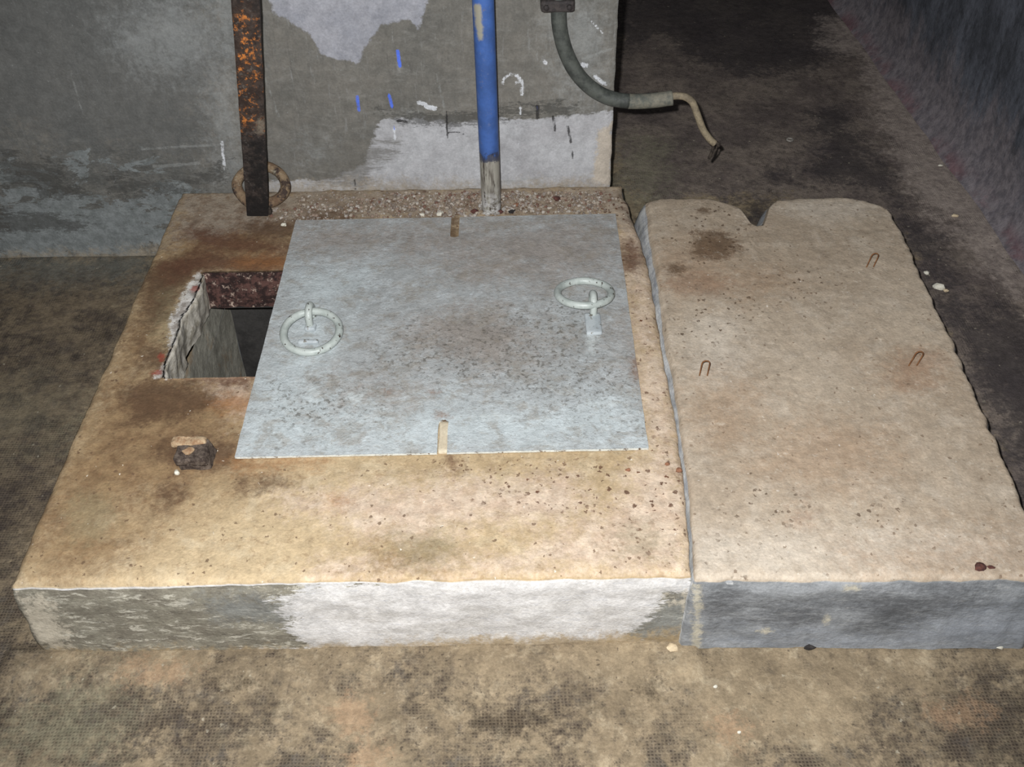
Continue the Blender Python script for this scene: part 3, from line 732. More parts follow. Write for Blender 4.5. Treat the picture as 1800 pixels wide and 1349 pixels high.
# rounded slot ends
for i in range(fi0, fi1 + 1):
    t = (us3[i] - us3[fi0]) / (us3[fi1] - us3[fi0]) * 2 - 1; Y[fj, i] -= .006 * (1 - math.sqrt(max(0, 1 - t ** 4)))
for i in range(bi0, bi1 + 1):
    t = (us3[i] - us3[bi0]) / (us3[bi1] - us3[bi0]) * 2 - 1; Y[bj, i] += .006 * (1 - math.sqrt(max(0, 1 - t ** 4)))
inslot = lambda i, j: (fi0 <= i < fi1 and j < fj) or (bi0 <= i < bi1 and j >= bj)
topV = np.stack([X.ravel(), Y.ravel(), Zt.ravel()], 1); botV = topV.copy(); botV[:, 2] = TOPZ + .0026
N = len(topV); cells = grid_faces(nu, nv, inslot)
edges = {}
for f in cells:
    for a, b in zip(f, f[1:] + f[:1]): edges[(a, b)] = 1
Fc = list(cells); Fc += [tuple(N + i for i in reversed(f)) for f in cells]
bnd = [e for e in edges if (e[1], e[0]) not in edges]
# separate edge ring so that the cut edge has its own bare look
EV = {}; ext = []
def ev(i, lowr):
    k = (i, lowr)
    if k not in EV: EV[k] = 2 * N + len(ext); ext.append(botV[i] if lowr else topV[i] - np.array([0, 0, .0001]))
    return EV[k]
for a, b in bnd: Fc.append((ev(a, 0), ev(a, 1), ev(b, 1), ev(b, 0)))
Vp = np.vstack([topV, botV, np.array(ext)])
PL = {
 'light': [[(420, 800), (440, 700), (500, 600), (620, 690), (900, 720), (1135, 700), (1135, 785)], [(490, 640), (520, 470), (640, 480), (560, 620)]],
 'dust': [[(520, 400), (1080, 380), (1090, 470), (960, 500), (700, 430), (540, 440)], ell(840, 590, 110, 50), ell(640, 690, 60, 26), [(1090, 560), (1120, 600), (1130, 690), (1100, 660)], ell(920, 470, 120, 30)],
 'pit': [[(720, 560), (1000, 520), (1110, 640), (1130, 760), (820, 700), (640, 640)], ell(560, 720, 120, 50)],
 'rust': [ell(762, 690, 9, 5), ell(680, 690, 4, 4), ell(1120, 640, 9, 26), [(768, 732), (790, 732), (790, 726), (768, 726)]],
 'scar': [[(545, 494), (560, 486), (562, 490), (550, 498)], ell(550, 694, 12, 12), ell(622, 700, 14, 10), ell(1040, 605, 9, 22), ell(820, 755, 6, 4), ell(1060, 710, 34, 6), ell(870, 735, 26, 8)],
}
P2 = [lambda p: [tuple(at_z(x, y, PT)[:2]) for x, y in p]][0]
A = {k: union(Vp[:, :2], [P2(p) for p in v]) for k, v in PL.items()}
A['edge'] = np.concatenate([np.zeros(2 * N), np.ones(len(ext))])
cc = ((px0 + px1) / 2, (py0 + py1) / 2, TOPZ)
cover = thing('steel_cover_plate', 'grey painted square steel cover plate with two pull rings, lying on the plinth', 'cover plate', cc)
mesh_obj('plate', Vp, Fc, M_PLATE, cover, cc, A)

def ring_mesh(c, R, r, tilt, seed, az=0):
    """ring of round bar; tilt lifts the edge nearest the viewer (+) or farthest (-)"""
    pts = []
    for t in np.linspace(0, 2 * math.pi, 56, endpoint=False):
        x, y = R * math.cos(t), R * math.sin(t)
        pts.append((c[0] + x, c[1] + y * math.cos(tilt), c[2] - y * math.sin(tilt)))
    pts = np.array(pts)
    v, f = tube(pts, r, 16, closed=True)
    v = v + .0006 * np.stack([fbm(v[:, 0] * 60, v[:, 1] * 60, v[:, 2] * 60, seed + k, 2) for k in range(3)], 1)
    return v, f
def staple_mesh(xf, yfront, yback, top, r):
    h = top - PT - r; half = (yback - yfront) / 2; ym = (yfront + yback) / 2; p = []
    for t in np.linspace(0, 1, 6): p.append((xf, yfront, PT - .003 + (h - half + .003) * t))
    for t in np.linspace(math.pi, 0, 13)[1:-1]: p.append((xf, ym + half * math.cos(t), PT + h - half + half * math.sin(t)))
    for t in np.linspace(1, 0, 6): p.append((xf, yback, PT - .003 + (h - half + .003) * t))
    return tube(smooth_path(p, 60), r, 14)
RB = .0082
# left ring lies down, its far side through the staple
g1 = at_z(548, 586, PT + .012)
ti = -math.radians(8)
R1 = .0575
v, f = ring_mesh((g1[0], g1[1], PT + RB + R1 * math.sin(-ti) + .0005), R1, RB, ti, 70)
tag(mesh_obj('pull_ring', v, f, M_RING, cover, tuple(g1)), 'pale pull ring lying flat, nearer the opening')
b1 = at_z(548, 577, PT)
v, f = staple_mesh(b1[0] - .003, b1[1], b1[1] + .040, PT + .048, .0078)
s1 = mesh_obj('ring_staple', v, f, M_RING, cover, tuple(b1))
wv, wf = block(b1[0] - .013, b1[0] + .010, b1[1] - .012, b1[1] + .008, PT - .001, PT + .009, 8, .002, 5, .004)
mesh_obj('weld_bead', wv, wf, M_WELD, s1, tuple(b1))
q = at_z(542, 603, PT)
wv, wf = block(q[0] - .022, q[0] + .022, q[1] - .006, q[1] + .005, PT - .002, PT + .008, 8, .002, 6, .004)
mesh_obj('weld_bead', wv, wf, M_WELD, cover, tuple(q))
# right ring, its near side lifted through the staple
g2 = at_z(1027, 517, PT + .016)
ti = math.radians(10)
v, f = ring_mesh((g2[0], g2[1], PT + RB + R1 * math.sin(ti) + .0005), R1, RB, ti, 80)
tag(mesh_obj('pull_ring', v, f, M_RING, cover, tuple(g2)), 'pale pull ring tipped up at the front, nearer the loose slab')
b2 = at_z(1043, 557, PT)
v, f = staple_mesh(b2[0], b2[1] + .002, b2[1] + .046, PT + .046, .0078)
s2 = mesh_obj('ring_staple', v, f, M_RING, cover, tuple(b2))
q0, q1 = at_z(1031, 586, PT + .006), at_z(1059, 586, PT + .006)
wv, wf = block(q0[0], q1[0], q0[1], b2[1] + .006, PT - .001, PT + .0075, 10, .0012, 9, .0025)
mesh_obj('weld_tab', wv, wf, M_WELD, s2, tuple(b2))

# cream strip of filler standing in the front slot
q0, q1, q2 = at_z(769.5, 794, PT), at_z(786.5, 794, PT), at_z(778, 739.5, PT)
v, f = block(q0[0], q1[0], q0[1], q2[1], TOPZ - .002, PT - .001, 10, .0012, 21, .003)
o = mesh_obj('filler_strip', v, f, M_SLOT, None, (float((q0[0] + q1[0]) / 2), float(q0[1]), TOPZ))
tag(o, 'narrow cream strip in the slot at the front edge of the steel plate', 'strip')

# ------------------------------------------------------------------ rusty stub near the front left
base = at_z(344, 826, TOPZ)
stub = thing('anchor_stub', 'short dark square rusted stub sticking out of the plinth in front of the opening', 'metal stub', tuple(base))
x0, x1 = at_z(316, 827, TOPZ)[0], at_z(372, 827, TOPZ)[0]
v, f = block(x0, x1, base[1], base[1] + .05, TOPZ - .004, TOPZ + .031, 14, .004, 31, .004)
k = (v[:, 2] - TOPZ) / .031
v[:, 0] -= .008 * np.clip(k, 0, 1); v[:, 2] -= np.where(k > .5, (base[1] + .05 - v[:, 1]) * .12, 0)
mesh_obj('stub_body', v, f, M_STUB, stub, tuple(base))
cx0, cx1 = x0 - .018, x1 - .012
v, f = block(cx0, cx1, base[1] + .034, base[1] + .056, TOPZ + .021, TOPZ + .034, 12, .006, 33, .005)
mesh_obj('crust', v, f, M_CRUST, stub, tuple(base))
e = at_z(329, 792, TOPZ + .033)
v, f = pebble(.012, .010, .0045, 35, .3, 3)
mesh_obj('crust', v + np.array([e[0], e[1], TOPZ + .032]), f, M_CRUST, stub, tuple(base))

# ------------------------------------------------------------------ upright rusty bar
yb = at_z(452, 379, TOPZ)[1]
bl, br = at_z(434, 380, TOPZ), at_z(473, 380, TOPZ)
ytop = yb - .10
zt = 1.15
def bar_side(pxa, pya, pxb, pyb):
    a = at_z(pxa, pya, TOPZ); d = ray(pxb, pyb)
    # point of the leaning bar seen at the frame top
    # plane: y = yb - .16 * (z - TOPZ)
    t = (yb + .16 * (TOPZ - CAMZ) * -1 * -1 - 0) if 0 else None
    s = (yb - .16 * (CAMZ - TOPZ)) / (d[1] + .16 * d[2]); b = CAM + d * s
    return a, b
aL, tL = bar_side(434, 380, 406, 0); aR, tR = bar_side(472, 380, 456, 0)
rows = 60; V, Fc = [], []
prof = 14
for i in range(rows):
    s = i / (rows - 1) * 1.9
    L = aL + (tL - aL) * s; R = aR + (tR - aR) * s
    L[2] = R[2] = (L[2] + R[2]) / 2 + .0008
    thick = .010
    for (u, w) in ((0, 0), (.06, -.0015), (.25, -.002), (.5, -.002), (.75, -.002), (.94, -.0015), (1, 0), (1, thick * .5), (1, thick), (.75, thick), (.5, thick), (.25, thick), (0, thick), (0, thick * .5)):
        p = L + (R - L) * u + np.array([0, w, 0]); V.append(p)
V = np.array(V)
V[:, 0] += .0012 * fbm(V[:, 0] * 20, V[:, 1] * 20, V[:, 2] * 30, 91, 3); V[:, 1] += .0012 * fbm(V[:, 0] * 50, V[:, 1] * 20, V[:, 2] * 50, 92, 3)
for i in range(rows - 1):
    for k in range(prof):
        k2 = (k + 1) % prof; Fc.append((i * prof + k, i * prof + k2, (i + 1) * prof + k2, (i + 1) * prof + k))
Fc.append(tuple(reversed(range(prof)))); Fc.append(tuple((rows - 1) * prof + k for k in range(prof)))
fp = lambda p: [tuple((lambda q: (q[0], q[2]))(bar_pt(x, y))) for x, y in p]
def bar_pt(x, y):
    d = ray(x, y); s = (yb - .16 * (CAMZ - TOPZ)) / (d[1] + .16 * d[2]); return CAM + d * s
A = {'orange': union(V[:, [0, 2]], [fp([(405, 15), (440, 10), (462, 120), (460, 215), (455, 232), (420, 228), (405, 60)])]),
     'black': union(V[:, [0, 2]], [fp([(415, 350), (490, 340), (490, 400), (415, 400)]), fp([(440, 250), (470, 250), (472, 330), (445, 330)])]),
     'grey': union(V[:, [0, 2]], [fp([(452, 210), (464, 206), (464, 226), (454, 232)])]),
     'h': V[:, 2] - TOPZ}
bar = thing('rusty_flat_bar', 'upright rusty flat steel bar standing on the plinth by the left wall', 'metal bar', tuple((aL + aR) / 2))
mesh_obj('bar_body', V, Fc, M_RUST, bar, tuple((aL + aR) / 2), A, smooth=False)
v, f = block(aR[0] - .004, aR[0] + .008, yb - .002, yb + .012, TOPZ + .0005, TOPZ + .022, 6, .002, 95, .003)
mesh_obj('foot_lug', v, f, M_TIP, bar, tuple(aR))

# thick ring behind it, leaning on the wall
rc = at_z(457, 376, TOPZ)
pts = []
for t in np.linspace(0, 2 * math.pi, 60, endpoint=False):
    rx, rz = .0565, .050
    x = rx * math.cos(t); h = rz * math.sin(t) + rz
    wob = 1 + .06 * math.cos(2 * t + .6)
    a = math.radians(40)
    pts.append((rc[0] + .001 + x * wob, yb + .0275 + h * math.cos(a), TOPZ + .0125 + h * math.sin(a) * .95))
v, f = tube(np.array(pts), .0125, 16, closed=True)
v = v + .0022 * np.stack([fbm(v[:, 0] * 50, v[:, 1] * 50, v[:, 2] * 50, 101 + k, 3) for k in range(3)], 1)
v[:, 2] = np.maximum(v[:, 2], TOPZ + .001)
o = mesh_obj('iron_ring', v, f, M_OLD, None, (float(rc[0]), float(yb + .06), TOPZ))
tag(o, 'thick rusted iron ring leaning on the wall behind the rusty bar', 'ring')

# ------------------------------------------------------------------ blue pipe
pb = at_z(864, 378, TOPZ); pr_ = .0232; pb = pb + np.array([0, pr_ + .001, .0005])
d = ray(849, 0); s = (pb[1] - .05 * (CAMZ - TOPZ)) / (d[1] + .05 * d[2]); pt = CAM + d * s
path = [pb + (pt - pb) * k for k in np.linspace(0, 2.0, 120)]
v, f = tube(path, pr_, 28)
fpp = lambda p: [(lambda q: (q[0], q[2]))(at_y(x, y, pb[1] - pr_)) for x, y in p]
A = {'h': v[:, 2] - TOPZ - .0, 'bare': union(v[:, [0, 2]], [fpp([(832, 0), (846, 0), (848, 60), (842, 62), (836, 30)])])}
A['bare'][v[:, 1] > pb[1]] = -.5
pipe = thing('blue_pipe', 'upright blue painted pipe with a bare grey foot, on the plinth before the wall', 'pipe', tuple(pb))
mesh_obj('pipe_body', v, f, M_PIPE, pipe, tuple(pb), A)
vv, ff = [], []
g = np.random.default_rng(5); prt = []
for k in range(26):
    a = g.uniform(0, 2 * math.pi); r = pr_ + g.uniform(.000, .007); s_ = g.uniform(.003, .007)
    P, Q = pebble(s_, s_, s_ * .8, 300 + k, .4, 1); prt.append((P + np.array([pb[0] + r * math.cos(a), pb[1] + r * math.sin(a), TOPZ + s_ * .5]), Q))
vv, ff = join(prt)
mesh_obj('mortar_collar', vv, ff, M_MORTAR, pipe, tuple(pb), smooth=False)

# ------------------------------------------------------------------ hose on the wall end
HR = .0172; HY = WALLY - HR - .004
W3 = lambda x, y: at_y(x, y, HY)
hp = [W3(984, -120), W3(983, -50), W3(982, 8), W3(984, 50), W3(994, 90), W3(1012, 126), W3(1037, 153), W3(1068, 171), W3(1105, 178), W3(1145, 177), W3(1182, 172)]
hp = smooth_path(hp, 90)
hb = W3(982, 8)
hose = thing('rubber_hose', 'black rubber hose hanging down the wall and bending out past its corner', 'hose', tuple(hb))
cut = len(hp) * 8 // 10
rad = HR * (1 + .03 * fbm(np.arange(len(hp)) * .3, 0.2, 0, 111, 2))
v, f = tube(hp[:cut + 1], rad[:cut + 1], 20); mesh_obj('hose_sleeve', v, f, M_HOSE, hose, tuple(hb))
v, f = tube(hp[cut:], rad[cut:] * 1.03, 20); tag(mesh_obj('hose_end', v, f, M_HOSEEND, hose, tuple(hp[-1])), 'dusty grey cut end of the hose')
cp = smooth_path([W3(1172, 172), W3(1185, 169), W3(1203, 170), W3(1217, 180), W3(1226, 202), W3(1236, 228), W3(1248, 245), W3(1256, 252)], 50)
v, f = tube(cp, .0085, 14); tag(mesh_obj('inner_tube', v, f, M_CORE, hose, tuple(cp[0])), 'thin tan tube curling down out of the hose')
for a, b, r in (((1255, 248), (1246, 279), .0035), ((1262, 252), (1250, 276), .0022), ((1252, 247), (1264, 257), .005)):
    v, f = tube(smooth_path([W3(*a), (W3(*a) + W3(*b)) / 2 + np.array([.003, 0, 0]), W3(*b)], 10), [r] * 11 if 0 else r, 8)
    mesh_obj('torn_strand', v, f, M_TIP, hose, tuple(W3(*a)))
ca, cb = W3(950, 7), W3(1010, 5)
v, f = block(ca[0], cb[0], HY - HR - .004, WALLY + .002, hb[2] - .010, hb[2] + .016, 12, .0015, 121, .006)
cl = mesh_obj('hose_clamp', v, f, M_CLAMP, hose, tuple(hb))
for sx in (ca[0] + .012, cb[0] - .012):
    v, f = tube([(sx, HY - HR - .003, hb[2] + .003), (sx, HY - HR - .011, hb[2] + .003)], .006, 6)
    mesh_obj('bolt', v, f, M_CLAMP, cl, (sx, HY - HR - .004, hb[2] + .003))

# ------------------------------------------------------------------ setting
def wall_back():
    x0, x1 = -3.0, float(at_y(1080, 160, WALLY)[0])
    xs = spaced(x0, x1, .006, (-1.6,)); xs = np.concatenate([np.linspace(x0, -1.6, 30, endpoint=False), spaced(-1.6, x1, .0055)])
    zs = np.concatenate([spaced(0, .85, .0055)[:-1], np.linspace(.85, 2.6, 30)])
    nu, nv = len(xs), len(zs)
    X, Z = np.meshgrid(xs, zs)
    wear = np.where(X > x1 - .03, (X - (x1 - .03)) / .03, 0)
    X2 = X + wear * (.003 * fbm(Z * 30, .4, 0, 131, 4) + .012 * (.45 - Z) * (Z < .8))
    Y = WALLY + .003 * fbm(X * 5, Z * 5, 0, 132, 4) + np.where(X > x1 - .006, .004, 0)
    fil = np.clip((TOPZ + .035 - Z) / .035, 0, 1) ** 2
    V = np.stack([X2.ravel(), Y.ravel(), Z.ravel()], 1); Fc = [tuple(f) for f in grid_faces(nu, nv)]
    n0 = len(V); depth = .22
    bk = V[[j * nu + nu - 1 for j in range(nv)]].copy(); bk[:, 1] = WALLY + depth
    V = np.vstack([V, bk]); 
    for j in range(nv - 1): Fc.append((j * nu + nu - 1, n0 + j, n0 + j + 1, (j + 1) * nu + nu - 1))
    n1 = len(V); V = np.vstack([V, [[x0, WALLY + depth, 0], [x0, WALLY + depth, 2.6]]])
    Fc.append((n0, n1, n1 + 1, n0 + nv - 1))
    P = V[:, [0, 2]]
    w = wall2
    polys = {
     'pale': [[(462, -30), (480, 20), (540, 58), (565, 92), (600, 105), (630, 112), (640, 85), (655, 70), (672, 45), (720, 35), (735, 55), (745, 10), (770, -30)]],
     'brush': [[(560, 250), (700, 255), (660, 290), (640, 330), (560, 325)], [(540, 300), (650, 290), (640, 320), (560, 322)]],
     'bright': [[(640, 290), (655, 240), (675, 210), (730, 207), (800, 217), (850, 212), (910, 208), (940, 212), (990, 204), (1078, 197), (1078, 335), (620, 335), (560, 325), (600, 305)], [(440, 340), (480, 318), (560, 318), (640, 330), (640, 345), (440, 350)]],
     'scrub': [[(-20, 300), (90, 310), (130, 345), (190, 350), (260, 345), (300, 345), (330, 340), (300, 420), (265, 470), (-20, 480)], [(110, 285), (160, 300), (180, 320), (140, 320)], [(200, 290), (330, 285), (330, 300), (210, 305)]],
     'dark_patch': [[(0, 270), (120, 290), (110, 330), (0, 320)], [(-20, 370), (80, 372), (160, 395), (100, 405), (-20, 400)], [(70, 325), (150, 325), (140, 345), (70, 345)], [(185, 310), (300, 320), (400, 290), (400, 310), (320, 335), (200, 335)], [(655, 190), (700, 205), (760, 220), (850, 208), (1000, 200), (1000, 188), (760, 200)]],
     'left_dark': [[(-400, -100), (390, -100), (400, 300), (-400, 300)]],
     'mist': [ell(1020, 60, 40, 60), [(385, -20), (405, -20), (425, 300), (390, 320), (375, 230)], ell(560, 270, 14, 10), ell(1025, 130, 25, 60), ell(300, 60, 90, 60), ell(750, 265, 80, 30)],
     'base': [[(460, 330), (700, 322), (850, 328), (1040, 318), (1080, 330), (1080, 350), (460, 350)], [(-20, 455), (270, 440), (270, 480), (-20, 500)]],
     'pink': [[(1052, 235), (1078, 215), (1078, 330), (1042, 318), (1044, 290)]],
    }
    lines = {
     'black': [([(785, 195), (786, 242)], .0022), ([(972, 205), (976, 230)], .0030), ([(998, 222), (1003, 250)], .0034), ([(1006, 266), (1007, 280)], .002), ([(623, 315), (625, 333)], .002), ([(786, 232), (810, 233), (825, 242)], .0012), ([(640, 305), (641, 318)], .0018), ([(700, 212), (715, 214)], .004), ([(945, 185), (945, 208)], .004)],
     'white': [([(883, 148), (886, 136), (898, 130), (910, 133), (908, 146)], .0026), ([(910, 133), (918, 143), (917, 166)], .0034), ([(737, 180), (748, 183)], .005), ([(750, 188), (765, 190)], .006), ([(1025, 115), (1030, 116)], .006), ([(1046, 135), (1064, 148)], .004), ([(693, 226), (694, 244)], .003), ([(912, 248), (914, 272)], .0014), ([(955, 105), (960, 112)], .003), ([(390, 250), (395, 298)], .003), ([(1040, 38), (1060, 60)], .0014), ([(915, 190), (916, 200)], .003)],
     'scratch': [([(1024, 104), (1075, 86)], .003), ([(462, 125), (490, 205)], .0018), ([(768, 130), (783, 200)], .0022), ([(120, 110), (145, 200)], .0015), ([(690, 240), (700, 290)], .0018), ([(870, 320), (980, 310)], .002), ([(1046, 130), (1048, 145)], .004), ([(250, 262), (380, 255)], .003), ([(270, 293), (350, 287)], .004)],
     'blue': [([(699, 89), (703, 116)], .0040), ([(628, 169), (631, 195)], .0034), ([(684, 167), (689, 188)], .0036), ([(691, 221), (694, 228)], .0018), ([(945, 186), (946, 200)], .0012)],
    }
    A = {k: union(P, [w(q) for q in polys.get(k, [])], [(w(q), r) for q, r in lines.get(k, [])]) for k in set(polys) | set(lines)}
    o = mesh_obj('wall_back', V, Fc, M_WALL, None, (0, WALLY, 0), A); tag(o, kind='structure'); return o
wall_back()

def floor():
    xs = np.concatenate([np.linspace(-3, -1.5, 24, endpoint=False), spaced(-1.5, 1.7, .011)[:-1], np.linspace(1.7, 2.6, 20)])
    ys = np.concatenate([np.linspace(-1.2, .7, 30, endpoint=False), spaced(.7, 3.0, .011)[:-1], np.linspace(3.0, 5.6, 120)])
    nu, nv = len(xs), len(ys); X, Y = np.meshgrid(xs, ys)
    near = np.minimum.reduce([X + .86, .95 - X, Y - 1.04, 2.27 - Y])          # inside the footprint of the slabs
    Z = np.where(near < 0, .0035 * fbm(X * 6, Y * 6, 0, 141, 4) + .0012 * fbm(X * 40, Y * 40, 0, 142, 3), 0) - .004
    dd = np.clip(1.045 - Y, 0, 1); Z += np.where((Y < 1.075) & (X > -.9) & (X < .32), .012 * np.exp(-(dd / .05) ** 2), 0) 
    cx0, cx1, cy0, cy1 = HX0 - .03, HX1 + .02, HY0 - .02, HY1 + .17
    skip = lambda i, j: cx0 < (xs[i] + xs[i + 1]) / 2 < cx1 and cy0 < (ys[j] + ys[j + 1]) / 2 < cy1
    V = np.stack([X.ravel(), Y.ravel(), Z.ravel()], 1); P = V[:, :2]
    f2 = floor2
    polys = {
     'dark': [[(-60, 1180), (160, 1190), (420, 1195), (480, 1230), (520, 1290), (430, 1349), (300, 1300), (-60, 1420)], ell(895, 1262, 80, 40), ell(940, 1215, 70, 20), [(-60, 760), (60, 740), (130, 790), (100, 900), (30, 1000), (-60, 1010)], ell(20, 600, 70, 26), ell(160, 610, 50, 26), [(1600, 1230), (1700, 1180), (1860, 1150), (1860, 1400), (1550, 1400)], ell(760, 1200, 60, 24), [(-60, 1040), (60, 1060), (70, 1160), (-60, 1180)], ell(880, 1340, 90, 18)],
     'tan': [[(90, 1150), (500, 1140), (1220, 1120), (1215, 1140), (1800, 1135), (1600, 1190), (1500, 1260), (1400, 1300), (1100, 1240), (1000, 1190), (640, 1180), (400, 1200), (120, 1190)], ell(640, 1240, 60, 50)],
     'damp': [[(1080, -200), (1900, -200), (1900, 560), (1900, 900), (1790, 900), (1560, 380), (1400, 345), (1120, 345), (1070, 250)]],
     'black': [[(1085, -60), (1480, -60), (1500, 90), (1420, 120), (1300, 130), (1230, 110), (1150, 60), (1090, 90)], [(1290, 330), (1400, 310), (1500, 320), (1560, 340), (1640, 500), (1700, 640), (1790, 860), (1900, 1000), (1900, 700), (1800, 560), (1700, 520), (1640, 420), (1560, 300), (1480, 190), (1420, 200), (1440, 280)], [(1300, 345), (1300, 420), (1360, 420), (1360, 345)]],  # strip along the slab's right edge is dirt plus painted shadow
     'band': [[(1510, 60), (1560, 40), (1640, 190), (1800, 430), (1800, 520), (1740, 480), (1680, 420), (1620, 350), (1570, 270), (1530, 180)], ell(1490, 60, 40, 40)],
     'grey': [[(0, 690), (60, 660), (120, 700), (110, 760), (30, 790), (-40, 790), (-40, 690)], ell(1130, 300, 30, 60), ell(120, 1270, 40, 40)],
     'cool': [[(-60, 455), (280, 440), (240, 500), (-60, 520)]],
     'brown': [[(-100, 490), (260, 480), (230, 560), (160, 690), (60, 1000), (-200, 1100)]],
     'spot': [ell(1143, 1216, 12, 16), ell(1150, 1195, 8, 8), ell(895, 1268, 70, 18), ell(410, 1202, 40, 5)],
     'ochre': [ell(618, 1258, 34, 28), ell(650, 1330, 30, 24), ell(280, 1180, 60, 14), ell(1290, 1280, 40, 22), ell(1690, 1250, 60, 24)],
    }
    lines = {'red': [([(1575, 60), (1640, 150), (1700, 235)], .012), ([(1775, 385), (1798, 420)], .03)]}
    A = {k: union(P, [f2(q) for q in polys.get(k, [])], [(f2(q), r) for q, r in lines.get(k, [])]) for k in set(polys) | set(lines)}
    o = mesh_obj('floor', V, grid_faces(nu, nv, skip), M_FLOOR, None, (0, 0, 0), A); tag(o, kind='structure')
floor()

def wall_right():
    a, b = at_z(1520, 50, 0), at_z(1800, 425, 0)
    d = (b - a)[:2]; d /= np.linalg.norm(d)
    s0 = a[:2] - d * 1.9; s1 = b[:2] + d * 3.4
    ns, nz = 160, 70
    S, Z = np.meshgrid(np.linspace(0, 1, ns), np.linspace(0, 1, nz) ** 1.5 * 2.6)
    X = s0[0] + (s1[0] - s0[0]) * S; Y = s0[1] + (s1[1] - s0[1]) * S
    w = .012 * fbm(Y * 4, Z * 4, 0, 151, 4) - .06 * np.exp(-(Z / .05)) 
    X = X + w
    V = np.stack([X.ravel(), Y.ravel(), Z.ravel()], 1)
    o = mesh_obj('wall_right', V, grid_faces(ns, nz), M_SIDE, None, (0, 0, 0), {'h': V[:, 2]}); tag(o, kind='structure')
wall_right()
def wall_far():
    S, Z = np.meshgrid(np.linspace(-3, 2.2, 60), np.linspace(0, 2.6, 30))
    Y = 5.5 + .012 * fbm(S * 4, Z * 4, 0, 161, 4)
    V = np.stack([S.ravel(), Y.ravel(), Z.ravel()], 1)
    o = mesh_obj('wall_far', V, grid_faces(60, 30), M_SIDE, None, (0, 0, 0), {'h': V[:, 2]}); tag(o, kind='structure')
wall_far()

# ------------------------------------------------------------------ rubble
def mat_gravel():
    n = NB('mixed_rubble')
    r = n.new('ValToRGB'); n.t.links.new(n.attr('tone'), r.inputs[0]); e = r.color_ramp.elements
    e[0].position = 0; e[0].color = C(120, 108, 98); e[1].position = 1; e[1].color = C(214, 206, 190)
    for p, c in ((.15, C(142, 124, 110)), (.34, C(112, 84, 72)), (.44, C(146, 136, 128)), (.62, C(160, 148, 134)), (.8, C(172, 164, 154))):
        k = e.new(p); k.color = c
    r.color_ramp.interpolation = 'CONSTANT'
    return n.finish(r.outputs[0], .9, n.bump(n.noise(120, 5, .6), .002, .6))
M_GRAVEL = mat_gravel()
def gravel():
    g = np.random.default_rng(19); prt = []; tone = []
    area = [((600, 350), (700, 385), 240), ((690, 340), (860, 384), 900), ((880, 340), (1060, 378), 900), ((540, 340), (1085, 372), 700), ((470, 365), (620, 392), 240), ((520, 335), (600, 372), 120)]
    protos = [pebble(1, 1, .75, 400 + k, .5, 1) for k in range(8)]
    pl = at_z(850, 382, TOPZ)[1]
    for (a, b, n) in area:
        for _ in range(n):
            px, py = g.uniform(a[0], b[0]), g.uniform(a[1], b[1]); q = at_z(px, py, TOPZ)
            if fbm(q[0] * 22, q[1] * 30, 0, 77, 3) < g.uniform(-.75, .35): continue
            s = .0016 + .0042 * g.random() ** 3.5
            if q[1] > WALLY - .006 - s: q[1] = WALLY - .006 - s
            if py > 376 + 14 * (1 - (px - 520) / 560) + 1 and px > 520: continue
            if math.hypot(q[0] - pb[0], q[1] - pb[1]) < pr_ + .006: continue
            P, Q = protos[g.integers(8)]; t = g.uniform(0, 6.28); c_, s_ = math.cos(t), math.sin(t)
            P = P * s; P = np.stack([P[:, 0] * c_ - P[:, 1] * s_, P[:, 0] * s_ + P[:, 1] * c_, P[:, 2]], 1)
            prt.append((P + np.array([q[0], q[1], TOPZ + .002 + s * .6]), Q)); tone += [g.random()] * len(P)
    v, f = join(prt)
    o = mesh_obj('rubble_crumbs', v, f, M_GRAVEL, None, (0, 2.2, TOPZ), {'tone': tone}, smooth=False)
    tag(o, 'fine brick and mortar rubble strewn along the foot of the wall behind the plate', 'rubble', kind='stuff')
gravel()

M_BRICK = mat_simple('dark_red_brick', C(92, 58, 50), C(66, 44, 42), 60, .9, .003)
M_ORANGE = mat_simple('orange_brick', C(142, 100, 76), C(112, 78, 60), 60, .9, .003)
M_WHITE = mat_simple('white_lime_chip', C(216, 212, 198), C(188, 182, 166), 60, .8, .002)
M_STONE = mat_simple('black_stone', C(52, 48, 46), C(36, 33, 33), 60, .85, .003)
M_TAN = mat_simple('tan_mortar_chip', C(204, 186, 156), C(186, 166, 136), 40, .9, .003)
M_PALERING = mat_simple('pale_metal_washer', C(150, 146, 138), C(126, 122, 116), 60, .5, .001, .5)
def chip(name, label, cat, px, py, wpx, hgt, mat, z=TOPZ, seed=1, group=None, flat=None):
    q = at_z(px, py, z); depth = np.dot(q - CAM, FW); r = wpx * depth / F_PX / 2
    v, f = pebble(r * 1.12, r * (flat or .8), hgt, seed, .4, 2)
    t = seed * 1.7; c_, s_ = math.cos(t % 1 - .5), math.sin(t % 1 - .5)
    v = np.stack([v[:, 0] * c_ - v[:, 1] * s_, v[:, 0] * s_ + v[:, 1] * c_, v[:, 2]], 1)
    v[:, 2] -= v[:, 2].min() + .0008
    o = mesh_obj(name, v + q, f, mat, None, tuple(q), smooth=False)
    group = group or {'brick_chip': 'brick chips on the plinth', 'lime_chip': 'pale chips scattered over floor and plinth',
                      'dirt_clod': 'brown clods on the loose slab edge'}.get(name)
    return tag(o, label, cat, group)
FZ = 0.0
chip('brick_chip', 'dark brick chip just left of the blue pipe foot', 'brick chip', 835, 375, 14, .006, M_BRICK, seed=201)
chip('brick_chip', 'dark red brick chip touching the right side of the blue pipe foot', 'brick chip', 880, 375, 11, .005, M_BRICK, seed=202)
chip('brick_chip', 'blackish sliver of brick right of the blue pipe foot', 'brick chip', 899, 373, 12, .005, M_STONE, seed=203, flat=1.2)
